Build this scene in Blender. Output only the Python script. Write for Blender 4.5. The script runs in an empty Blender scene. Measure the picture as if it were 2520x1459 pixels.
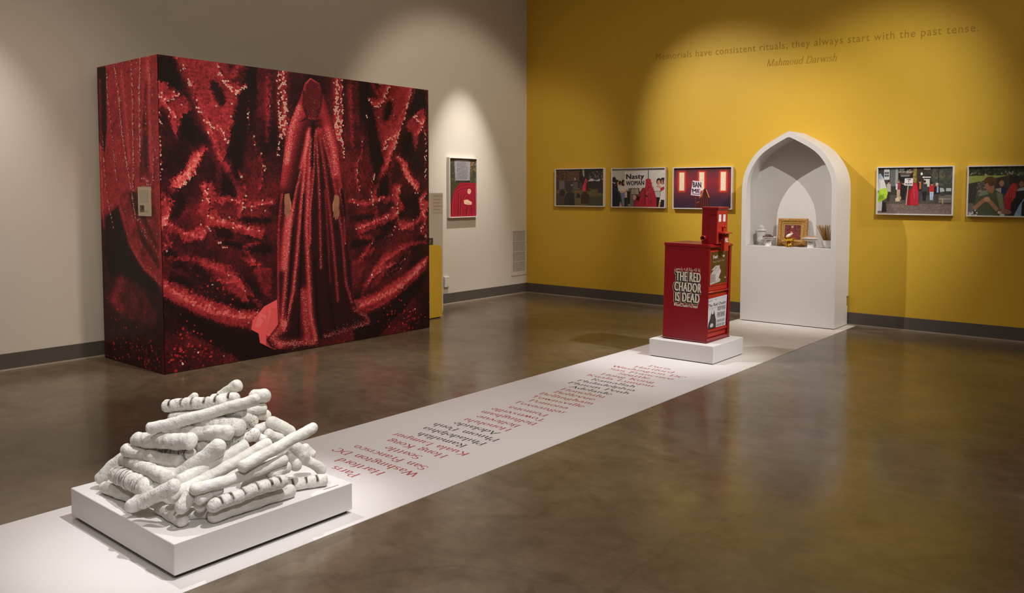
import bpy, math, random
import numpy as np
from mathutils import Vector, Matrix

S = bpy.context.scene
COL = S.collection
PI = math.pi

# ------------------------------------------------------------------ camera, world, exposure, lights
CF, CCX, CCY = 2008.49, 1259.15, 583.53           # focal length and principal point for a 2520 px wide frame
CYAW, CPITCH, CPOS = .69522, .05565, (8.10932, -10.09054, 1.6)
cam = bpy.data.cameras.new('camera'); camo = bpy.data.objects.new('camera', cam); COL.objects.link(camo)
cam.sensor_width = 36; cam.lens = CF / 2520 * 36
cam.shift_x = -(CCX - 1260) / 2520; cam.shift_y = (CCY - 729.5) / 2520
cam.clip_start = .05; cam.clip_end = 100
camo.location = CPOS; camo.rotation_euler = (PI / 2 - CPITCH, 0, CYAW)
S.camera = camo

S.view_settings.view_transform = 'Standard'; S.view_settings.look = 'None'
S.view_settings.gamma = 1; S.view_settings.use_curve_mapping = False
S.view_settings.exposure = 0.0

W = bpy.data.worlds.new('world'); S.world = W; W.use_nodes = True
W.node_tree.nodes['Background'].inputs[0].default_value = (1, .93, .84, 1)
W.node_tree.nodes['Background'].inputs[1].default_value = .0

LIGHT_GAIN = 1.0
def spot(name, loc, tgt, energy, size_deg, blend=.6, radius=.06, col=(1, .9, .78)):
    l = bpy.data.lights.new(name, 'SPOT'); l.energy = energy * LIGHT_GAIN; l.spot_size = math.radians(size_deg)
    l.spot_blend = blend; l.shadow_soft_size = radius; l.color = col
    o = bpy.data.objects.new(name, l); COL.objects.link(o); o.location = loc
    o.rotation_euler = (Vector(tgt) - Vector(loc)).to_track_quat('-Z', 'Y').to_euler()
    return o
def area(name, loc, tgt, energy, sx, sy, col=(1, .88, .74)):
    l = bpy.data.lights.new(name, 'AREA'); l.shape = 'RECTANGLE'; l.size = sx; l.size_y = sy
    l.energy = energy * LIGHT_GAIN; l.color = col
    o = bpy.data.objects.new(name, l); COL.objects.link(o); o.location = loc
    o.rotation_euler = (Vector(tgt) - Vector(loc)).to_track_quat('-Z', 'Y').to_euler()
    return o
WARM = (1, .86, .70); NEUT = (1, .95, .90); COOL = (1, .985, .985)
# two crossed spots on the niche and the yellow wall
spot('spot_niche_right', (7.6, -3.35, 5.5), (4.95, -.2, 2.0), 719, 40, .9, .03, NEUT)
spot('spot_niche_left', (1.2, -3.35, 5.5), (3.65, -.2, 2.0), 909, 40, .9, .03, NEUT)
# wall washers: corner, block front, left wall
spot('spot_corner', (5.0, -3.3, 5.5), (0, -1.55, 1.6), 470, 46, .45, .10, WARM)
spot('spot_block', (5.6, -6.0, 5.5), (1.2, -5.1, .9), 907, 46, 1., .15, WARM)
spot('spot_left_wall_wide', (4.6, -8.6, 5.5), (0, -7.3, .9), 420, 50, 1., .15, WARM)
# picture spots on the white wall
spot('spot_white_wall', (1.25, -1.6, 4.6), (0, -1.45, 1.45), 629, 37, 1., .04, NEUT)
spot('spot_left_wall', (1.4, -7.8, 4.6), (0, -7.75, 1.4), 299, 40, 1., .05, NEUT)
# pile of loaves
spot('spot_pile_left', (1.8, -7.7, 5.5), (4.75, -8.0, .3), 468, 22, .8, .03, COOL)
spot('spot_pile_right', (6.5, -7.4, 5.5), (4.5, -8.05, .3), 886, 22, .8, .03, COOL)
# newspaper box and the lettered strip
spot('spot_box_left', (1.9, -5.0, 5.4), (4.35, -3.4, .4), 623, 30, .9, .04, COOL)
spot('spot_box_right', (8.6, -3.3, 5.2), (4.5, -3.0, .55), 1312, 21, .9, .04, COOL)
spot('spot_strip', (6.9, -6.4, 5.4), (4.4, -5.7, 0), 493, 46, 1., .05, COOL)
spot('fill_right_side', (10.9, -1.25, 5.0), (5.0, -.75, 1.2), 760, 26, 1., .08, NEUT)  # added fill that brightens the sides turned to the right
spot('fill_foreground', (10.2, -10.8, 5.5), (6.3, -8.5, 0), 702, 42, 1., .08, COOL)  # added fill that lifts the floor near the camera
# soft overhead fill, added to lift the whole room
area('ceiling_fill', (5.6, -6.5, 5.8), (5.6, -6.5, 0), 158, 8, 9, WARM)

# ------------------------------------------------------------------ pixel -> point helpers
_r0 = np.array([math.cos(CYAW), math.sin(CYAW), 0.]); _cp, _sp = math.cos(CPITCH), math.sin(CPITCH)
_F = np.array([-math.sin(CYAW) * _cp, math.cos(CYAW) * _cp, -_sp]); _U = np.cross(_r0, _F); _C = np.array(CPOS)
def ray(px):
    d = _F + _r0 * ((px[0] - CCX) / CF) - _U * ((px[1] - CCY) / CF)
    return d / np.linalg.norm(d)
def on(ax, v, px):
    d = ray(px); return _C + d * ((v - _C[ax]) / d[ax])

# ------------------------------------------------------------------ materials
def s2l(c):
    return tuple(((x / 12.92) if x <= .04045 else ((x + .055) / 1.055) ** 2.4) for x in c)
def rgb(r, g, b): return s2l((r / 255, g / 255, b / 255))
def pm(name, col, rough=.6, var=.04, scale=8., bump=0., bscale=60., metal=0., spec=.5, coat=0., emit=None):
    """plain procedural material: noise-varied colour and optional noise bump"""
    m = bpy.data.materials.new(name); m.use_nodes = True; nt = m.node_tree; b = nt.nodes['Principled BSDF']
    tc = nt.nodes.new('ShaderNodeTexCoord'); n = nt.nodes.new('ShaderNodeTexNoise')
    n.inputs['Scale'].default_value = scale; n.inputs['Detail'].default_value = 5
    nt.links.new(tc.outputs['Object'], n.inputs['Vector'])
    mr = nt.nodes.new('ShaderNodeMapRange'); mr.inputs[1].default_value = .25; mr.inputs[2].default_value = .75
    mr.inputs[3].default_value = 1 - var; mr.inputs[4].default_value = 1 + var
    nt.links.new(n.outputs['Fac'], mr.inputs[0])
    mx = nt.nodes.new('ShaderNodeVectorMath'); mx.operation = 'SCALE'; mx.inputs[0].default_value = col[:3]
    nt.links.new(mr.outputs[0], mx.inputs['Scale']); nt.links.new(mx.outputs[0], b.inputs['Base Color'])
    b.inputs['Roughness'].default_value = rough; b.inputs['Metallic'].default_value = metal
    b.inputs['Specular IOR Level'].default_value = spec; b.inputs['Coat Weight'].default_value = coat
    b.inputs['Coat Roughness'].default_value = .15
    if bump:
        n2 = nt.nodes.new('ShaderNodeTexNoise'); n2.inputs['Scale'].default_value = bscale; n2.inputs['Detail'].default_value = 6
        nt.links.new(tc.outputs['Object'], n2.inputs['Vector'])
        bp = nt.nodes.new('ShaderNodeBump'); bp.inputs['Strength'].default_value = bump; bp.inputs['Distance'].default_value = .01
        nt.links.new(n2.outputs['Fac'], bp.inputs['Height']); nt.links.new(bp.outputs[0], b.inputs['Normal'])
    return m

M = {}
M['white_wall'] = pm('white_wall_paint', (.60, .545, .47), .75, .015, 1.5, .05, 180)
M['yellow_wall'] = pm('yellow_wall_paint', (.645, .392, .025), .62, .02, 1.5, .06, 160)
M['ceiling'] = pm('ceiling_paint', (.16, .14, .12), .9)
M['far_wall'] = pm('far_wall_paint', (.5, .46, .4), .8)
M['base'] = pm('grey_rubber_base', (.085, .072, .062), .6, .05, 20)
M['cove'] = pm('concrete_cove', (.24, .19, .145), .45, .1, 12)
M['white_mdf'] = pm('white_painted_board', (.70, .675, .655), .6, .012, 3, .03, 200)
M['strip'] = pm('white_vinyl', (.72, .685, .68), .5, .03, 1.2, .02, 90)
M['dark_gap'] = pm('gap_shade', (.05, .038, .03), .9)  # dark colour paints in the shade of the gaps under the bases
M['red_text'] = pm('red_vinyl_letters', rgb(176, 74, 76), .5, .06, 40)
M['black_text'] = pm('black_vinyl_letters', rgb(62, 58, 62), .5, .06, 40)
M['wall_text'] = pm('gloss_ochre_letters', (.40, .225, .024), .2, .02, 30)
M['red_metal'] = pm('red_enamel', (.25, .004, .010), .3, .06, 6, .05, 50, coat=.3)
M['red_front'] = pm('red_enamel_lit', (.46, .028, .018), .35, .07, 9, .05, 50)  # the cabinet's red made brighter and oranger, painting in light on the front
M['red_dark'] = pm('dark_red_enamel', (.16, .006, .008), .4, .05)
M['black'] = pm('black_hole', (.012, .01, .01), .6)
M['steel'] = pm('steel', (.35, .33, .3), .35, .05, metal=1)
M['cream'] = pm('cream_vinyl', rgb(222, 212, 192), .5)
M['ink'] = pm('black_vinyl', rgb(40, 34, 32), .5)
M['paper_white'] = pm('white_sticker', rgb(232, 230, 228), .5, .02)
M['frame_white'] = pm('white_lacquer_frame', (.72, .69, .66), .45, .01)
M['porcelain'] = pm('white_porcelain', (.74, .72, .69), .25, .01, spec=.5)
M['gold'] = pm('gilt_wood', (.40, .205, .055), .42, .3, 60, .5, 130, metal=.4)
M['gold_plain'] = pm('gilt_moulding', (.52, .31, .085), .45, .08, 20, metal=.3)
M['brass'] = pm('polished_gold', (.85, .52, .06), .18, .04, 20, metal=1)
M['incense'] = pm('incense_stick', (.32, .18, .03), .7, .2, 60)
M['dried'] = pm('dried_fruit', (.09, .045, .035), .6, .4, 60, .5, 120)
M['yellow_mdf'] = pm('yellow_painted_board', (.60, .385, .035), .55, .02, 4)
M['vent'] = pm('vent_paint', (.58, .53, .475), .6)
M['vent_dark'] = pm('vent_recess', (.46, .45, .455), .8)
M['plastic'] = pm('white_plastic', (.62, .575, .53), .45)
M['sign_dark'] = pm('dark_sign', (.055, .043, .034), .5)
M['twig'] = pm('pale_sticks', (.5, .27, .12), .7, .2, 60)

def mat_nodes(m):
    nt = m.node_tree; return nt, nt.nodes['Principled BSDF'], nt.nodes.new, nt.links.new
def concrete():
    m = bpy.data.materials.new('polished_concrete'); m.use_nodes = True; nt, b, N, L = mat_nodes(m)
    tc = N('ShaderNodeTexCoord')
    def noise(sc, det, rough, stretch=(1, 1, 1), dist=0.):
        mp = N('ShaderNodeMapping'); mp.inputs['Scale'].default_value = stretch; L(tc.outputs['Object'], mp.inputs[0])
        n = N('ShaderNodeTexNoise'); n.inputs['Scale'].default_value = sc; n.inputs['Detail'].default_value = det
        n.inputs['Roughness'].default_value = rough; n.inputs['Distortion'].default_value = dist; L(mp.outputs[0], n.inputs['Vector']); return n.outputs['Fac']
    def ramp(src, stops):
        r = N('ShaderNodeValToRGB'); r.color_ramp.elements[0].position = stops[0][0]; r.color_ramp.elements[0].color = stops[0][1] + (1,)
        r.color_ramp.elements[1].position = stops[-1][0]; r.color_ramp.elements[1].color = stops[-1][1] + (1,)
        for p, c in stops[1:-1]:
            e = r.color_ramp.elements.new(p); e.color = c + (1,)
        L(src, r.inputs[0]); return r.outputs[0]
    big = ramp(noise(.55, 6, .62, dist=.6), [(.3, (.11, .078, .048)), (.5, (.165, .123, .080)), (.72, (.24, .188, .131))])
    fine = ramp(noise(9, 8, .7), [(.3, (.82, .82, .82)), (.7, (1.14, 1.14, 1.14))])
    mid = ramp(noise(2.6, 6, .6, (1, 1.6, 1), 1.2), [(.32, (.8, .79, .78)), (.5, (1., 1., 1.)), (.7, (1.12, 1.12, 1.13))])
    m1 = N('ShaderNodeMix'); m1.data_type = 'RGBA'; m1.blend_type = 'MULTIPLY'; m1.inputs[0].default_value = 1; L(big, m1.inputs[6]); L(fine, m1.inputs[7])
    m2 = N('ShaderNodeMix'); m2.data_type = 'RGBA'; m2.blend_type = 'MULTIPLY'; m2.inputs[0].default_value = 1; L(m1.outputs[2], m2.inputs[6]); L(mid, m2.inputs[7])
    # hairline cracks and scuffs
    v = N('ShaderNodeTexVoronoi'); v.feature = 'DISTANCE_TO_EDGE'; v.inputs['Scale'].default_value = .32
    mp = N('ShaderNodeMapping'); L(tc.outputs['Object'], mp.inputs[0])
    nn = N('ShaderNodeTexNoise'); nn.inputs['Scale'].default_value = 1.6; nn.inputs['Detail'].default_value = 5; L(tc.outputs['Object'], nn.inputs['Vector'])
    ad = N('ShaderNodeMix'); ad.data_type = 'RGBA'; ad.blend_type = 'LINEAR_LIGHT'; ad.inputs[0].default_value = .45; L(mp.outputs[0], ad.inputs[6]); L(nn.outputs['Color'], ad.inputs[7])
    L(ad.outputs[2], v.inputs['Vector'])
    cr = ramp(v.outputs['Distance'], [(.0, (.72, .7, .68)), (.006, (1, 1, 1))])
    m3 = N('ShaderNodeMix'); m3.data_type = 'RGBA'; m3.blend_type = 'MULTIPLY'; m3.inputs[0].default_value = .5; L(m2.outputs[2], m3.inputs[6]); L(cr, m3.inputs[7])
    L(m3.outputs[2], b.inputs['Base Color'])
    mr = N('ShaderNodeMapRange'); mr.inputs[1].default_value = .3; mr.inputs[2].default_value = .7; mr.inputs[3].default_value = .13; mr.inputs[4].default_value = .26
    L(noise(3.2, 6, .65), mr.inputs[0]); L(mr.outputs[0], b.inputs['Roughness'])
    b.inputs['Specular IOR Level'].default_value = .5
    bp = N('ShaderNodeBump'); bp.inputs['Strength'].default_value = .05; bp.inputs['Distance'].default_value = .01
    L(noise(14, 4, .5), bp.inputs['Height']); L(bp.outputs[0], b.inputs['Normal'])
    return m
M['floor'] = concrete()

def loaf_mat():
    m = bpy.data.materials.new('white_plaster_crust'); m.use_nodes = True; nt, b, N, L = mat_nodes(m)
    tc = N('ShaderNodeTexCoord'); at = N('ShaderNodeAttribute'); at.attribute_name = 'dark_mark'
    n = N('ShaderNodeTexNoise'); n.inputs['Scale'].default_value = 22; n.inputs['Detail'].default_value = 5; L(tc.outputs['Object'], n.inputs['Vector'])
    r = N('ShaderNodeValToRGB'); r.color_ramp.elements[0].position = .3; r.color_ramp.elements[0].color = (.70, .67, .60, 1)
    r.color_ramp.elements[1].position = .65; r.color_ramp.elements[1].color = (.80, .78, .74, 1); L(n.outputs['Fac'], r.inputs[0])
    # dark flecks, only where the speckle channel says so
    v = N('ShaderNodeTexNoise'); v.inputs['Scale'].default_value = 120; v.inputs['Detail'].default_value = 3; L(tc.outputs['Object'], v.inputs['Vector'])
    sp = N('ShaderNodeSeparateColor'); L(at.outputs['Color'], sp.inputs[0])
    gt = N('ShaderNodeMapRange'); gt.inputs[1].default_value = .60; gt.inputs[2].default_value = .66; L(v.outputs['Fac'], gt.inputs[0])
    ml = N('ShaderNodeMath'); ml.operation = 'MULTIPLY'; L(gt.outputs[0], ml.inputs[0]); L(sp.outputs[1], ml.inputs[1])
    mxm = N('ShaderNodeMath'); mxm.operation = 'MAXIMUM'; L(ml.outputs[0], mxm.inputs[0]); L(sp.outputs[0], mxm.inputs[1])
    mx = N('ShaderNodeMix'); mx.data_type = 'RGBA'; L(mxm.outputs[0], mx.inputs[0]); L(r.outputs[0], mx.inputs[6]); mx.inputs[7].default_value = (.06, .03, .018, 1)
    L(mx.outputs[2], b.inputs['Base Color']); b.inputs['Roughness'].default_value = .6
    n2 = N('ShaderNodeTexNoise'); n2.inputs['Scale'].default_value = 70; n2.inputs['Detail'].default_value = 6; L(tc.outputs['Object'], n2.inputs['Vector'])
    n3 = N('ShaderNodeTexNoise'); n3.inputs['Scale'].default_value = 20; n3.inputs['Detail'].default_value = 4; n3.inputs['Distortion'].default_value = 2.2; L(tc.outputs['Object'], n3.inputs['Vector'])
    ab = N('ShaderNodeMath'); ab.operation = 'SUBTRACT'; ab.inputs[1].default_value = .5; L(n3.outputs['Fac'], ab.inputs[0])
    a2 = N('ShaderNodeMath'); a2.operation = 'ABSOLUTE'; L(ab.outputs[0], a2.inputs[0])
    m2 = N('ShaderNodeMapRange'); m2.inputs[1].default_value = 0; m2.inputs[2].default_value = .05; L(a2.outputs[0], m2.inputs[0])
    bq = N('ShaderNodeBump'); bq.inputs['Strength'].default_value = .25; bq.inputs['Distance'].default_value = .004; L(m2.outputs[0], bq.inputs['Height'])
    bp = N('ShaderNodeBump'); bp.inputs['Strength'].default_value = .55; bp.inputs['Distance'].default_value = .008
    L(n2.outputs['Fac'], bp.inputs['Height']); L(bq.outputs[0], bp.inputs['Normal']); L(bp.outputs[0], b.inputs['Normal'])
    return m
M['loaf'] = loaf_mat()

def print_mat(name, arr, rough=.45, spec=.4):
    """flat print: colours generated above in this script, plus a little procedural paper grain"""
    h, w = arr.shape[:2]
    im = bpy.data.images.new(name, w, h); buf = np.ones((h, w, 4), np.float32); buf[..., :3] = np.clip(arr[::-1], 0, 1)
    im.pixels.foreach_set(buf.ravel()); im.pack()
    m = bpy.data.materials.new(name); m.use_nodes = True; nt, b, N, L = mat_nodes(m)
    t = N('ShaderNodeTexImage'); t.image = im; t.interpolation = 'Linear'
    tc = N('ShaderNodeTexCoord'); n = N('ShaderNodeTexNoise'); n.inputs['Scale'].default_value = 300; L(tc.outputs['Object'], n.inputs['Vector'])
    mr = N('ShaderNodeMapRange'); mr.inputs[3].default_value = .95; mr.inputs[4].default_value = 1.05; L(n.outputs['Fac'], mr.inputs[0])
    mx = N('ShaderNodeVectorMath'); mx.operation = 'SCALE'; L(t.outputs['Color'], mx.inputs[0]); L(mr.outputs[0], mx.inputs['Scale'])
    L(mx.outputs[0], b.inputs['Base Color']); b.inputs['Roughness'].default_value = rough; b.inputs['Specular IOR Level'].default_value = spec
    return m

# ------------------------------------------------------------------ object helpers
def tag(o, label=None, cat=None, group=None, kind=None):
    if label: o['label'] = label
    if cat: o['category'] = cat
    if group: o['group'] = group
    if kind: o['kind'] = kind
    return o
def empty(name, loc, label, cat, group=None):
    o = bpy.data.objects.new(name, None); COL.objects.link(o); o.location = loc; o.empty_display_size = .1
    return tag(o, label, cat, group)
def origin(o):
    v = Vector((0, 0, 0))
    while o is not None: v = v + o.location; o = o.parent
    return v
class MB:
    def __init__(s): s.v = []; s.f = []; s.uv = None; s.attr = None
    def add(s, vs, fs):
        k = len(s.v); s.v += [tuple(map(float, p)) for p in vs]; s.f += [tuple(i + k for i in f) for f in fs]; return s
    def box(s, x0, x1, y0, y1, z0, z1, bev=0.):
        if bev > 0:
            b = bev; out = []
            vs = []; 
            for (z, ins) in ((z0, b), (z0 + b, 0), (z1 - b, 0), (z1, b)):
                X0, X1, Y0, Y1 = x0 + ins, x1 - ins, y0 + ins, y1 - ins; c = b if ins == 0 else b * .4
                vs += [(X0 + c, Y0, z), (X1 - c, Y0, z), (X1, Y0 + c, z), (X1, Y1 - c, z), (X1 - c, Y1, z), (X0 + c, Y1, z), (X0, Y1 - c, z), (X0, Y0 + c, z)]
            fs = [tuple(range(7, -1, -1)), tuple(range(24, 32))]
            for r in range(3):
                for i in range(8):
                    j = (i + 1) % 8; fs.append((r * 8 + i, r * 8 + j, r * 8 + 8 + j, r * 8 + 8 + i))
            return s.add(vs, fs)
        vs = [(x0, y0, z0), (x1, y0, z0), (x1, y1, z0), (x0, y1, z0), (x0, y0, z1), (x1, y0, z1), (x1, y1, z1), (x0, y1, z1)]
        return s.add(vs, [(3, 2, 1, 0), (4, 5, 6, 7), (0, 1, 5, 4), (1, 2, 6, 5), (2, 3, 7, 6), (3, 0, 4, 7)])
    def prism(s, poly, fn, d0, d1):
        """polygon (list of 2D points) pushed from d0 to d1; fn(u, v, d) -> 3D"""
        n = len(poly); vs = [fn(u, v, d0) for u, v in poly] + [fn(u, v, d1) for u, v in poly]
        fs = [tuple(range(n - 1, -1, -1)), tuple(range(n, 2 * n))] + [(i, (i + 1) % n, n + (i + 1) % n, n + i) for i in range(n)]
        return s.add(vs, fs)
    def lathe(s, c, prof, n=24, sx=1., sy=1., cap=True):
        vs = []; fs = []
        for r, z in prof:
            for i in range(n):
                a = 2 * PI * i / n; vs.append((c[0] + r * sx * math.cos(a), c[1] + r * sy * math.sin(a), c[2] + z))
        for k in range(len(prof) - 1):
            for i in range(n):
                j = (i + 1) % n; fs.append((k * n + i, k * n + j, k * n + n + j, k * n + n + i))
        if cap: fs += [tuple(range(n - 1, -1, -1)), tuple(range((len(prof) - 1) * n, len(prof) * n))]
        return s.add(vs, fs)
    def tube(s, pts, rad, n=8):
        pts = [Vector(p) for p in pts]; rad = rad if hasattr(rad, '__len__') else [rad] * len(pts); vs = []; fs = []
        for i, p in enumerate(pts):
            t = (pts[min(i + 1, len(pts) - 1)] - pts[max(i - 1, 0)]).normalized()
            a = t.cross(Vector((0, 0, 1)));  a = a if a.length > 1e-3 else t.cross(Vector((1, 0, 0))); a.normalize(); b = t.cross(a)
            for k in range(n):
                g = 2 * PI * k / n; q = p + (a * math.cos(g) + b * math.sin(g)) * rad[i]; vs.append(q)
        for i in range(len(pts) - 1):
            for k in range(n):
                j = (k + 1) % n; fs.append((i * n + k, i * n + j, i * n + n + j, i * n + n + k))
        fs += [tuple(range(n)), tuple(range((len(pts) - 1) * n + n - 1, (len(pts) - 1) * n - 1, -1))]
        return s.add(vs, fs)
    def build(s, name, mat, parent=None, smooth=False, fix=True):
        me = bpy.data.meshes.new(name); o = bpy.data.objects.new(name, me); COL.objects.link(o)
        off = origin(parent) if parent is not None else Vector((0, 0, 0))
        if parent is None and s.v:                     # a thing that is one mesh gets its origin at the middle of its base
            a = np.array(s.v); off = Vector(((a[:, 0].min() + a[:, 0].max()) / 2, (a[:, 1].min() + a[:, 1].max()) / 2, a[:, 2].min()))
            o.location = off
        me.from_pydata([(p[0] - off.x, p[1] - off.y, p[2] - off.z) for p in s.v], [], s.f)
        if s.uv is not None:
            l = me.uv_layers.new(name='UVMap')
            for lp in me.loops: l.data[lp.index].uv = s.uv[lp.vertex_index]
        if smooth: me.polygons.foreach_set('use_smooth', [True] * len(me.polygons))
        if mat is not None: me.materials.append(mat)
        if parent is not None: o.parent = parent
        if fix:
            import bmesh
            bm = bmesh.new(); bm.from_mesh(me); bmesh.ops.recalc_face_normals(bm, faces=bm.faces); bm.to_mesh(me); bm.free()
        return o
def smooth_angle(o, deg=40):
    me = o.data; me.polygons.foreach_set('use_smooth', [True] * len(me.polygons))
    import bmesh
    bm = bmesh.new(); bm.from_mesh(me)
    for e in bm.edges:
        if len(e.link_faces) == 2 and e.calc_face_angle(0) > math.radians(deg): e.smooth = False
    bm.to_mesh(me); bm.free(); return o
def sheet(name, mat, p00, p10, p11, p01, parent=None, thick=0., nrm=None):
    """printed sheet with UVs, optional real thickness behind the face (towards -nrm)"""
    P = [Vector(p) for p in (p00, p10, p11, p01)]
    b = MB(); b.add(P, [(0, 1, 2, 3)]); uv = [(0, 0), (1, 0), (1, 1), (0, 1)]
    if thick:
        n = Vector(nrm) * thick; b.add([p - n for p in P], [(3, 2, 1, 0)]); uv = uv + [(0, 0), (1, 0), (1, 1), (0, 1)]
        for i in range(4): b.f.append((i, 4 + i, 4 + (i + 1) % 4, (i + 1) % 4))
    b.uv = uv
    o = b.build(name, mat, parent, fix=False)
    return o

# ------------------------------------------------------------------ lettering: built-in font, and a broad-nib pen font drawn here
def font_flat(body, xscale=1., offset=0., shear=0., space=1.):
    c = bpy.data.curves.new('lettering', 'FONT'); c.body = body; c.offset = offset; c.shear = shear; c.space_character = space
    c.resolution_u = 3
    o = bpy.data.objects.new('lettering', c); COL.objects.link(o)
    dg = bpy.context.evaluated_depsgraph_get(); me = bpy.data.meshes.new_from_object(o.evaluated_get(dg))
    vs = [(v.co.x * xscale, v.co.y) for v in me.vertices]; fs = [tuple(p.vertices) for p in me.polygons]
    bpy.data.objects.remove(o); bpy.data.curves.remove(c); bpy.data.meshes.remove(me)
    return vs, fs
def bold(body, w=.05, xscale=1., space=1.06, dy=.0):
    vs, fs = font_flat(body, xscale, 0, 0, space); V, F = [], []
    for k in range(5):
        o_ = len(V); dx = w * (k / 4 - .5); V += [(p[0] + dx, p[1] + dy * (k % 2), k * 2.5e-5) for p in vs]; F += [tuple(i + o_ for i in f) for f in fs]
    return V, F
X_, C_, A_, D_ = .45, .70, .74, -.22
def _arc(cx, cy, rx, ry, a0, a1, n=12):
    return [(cx + rx * math.cos(math.radians(a0 + (a1 - a0) * i / n)), cy + ry * math.sin(math.radians(a0 + (a1 - a0) * i / n))) for i in range(n + 1)]
def _stem(x, y0, y1): return [(x, y0), (x, y1)]
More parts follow.
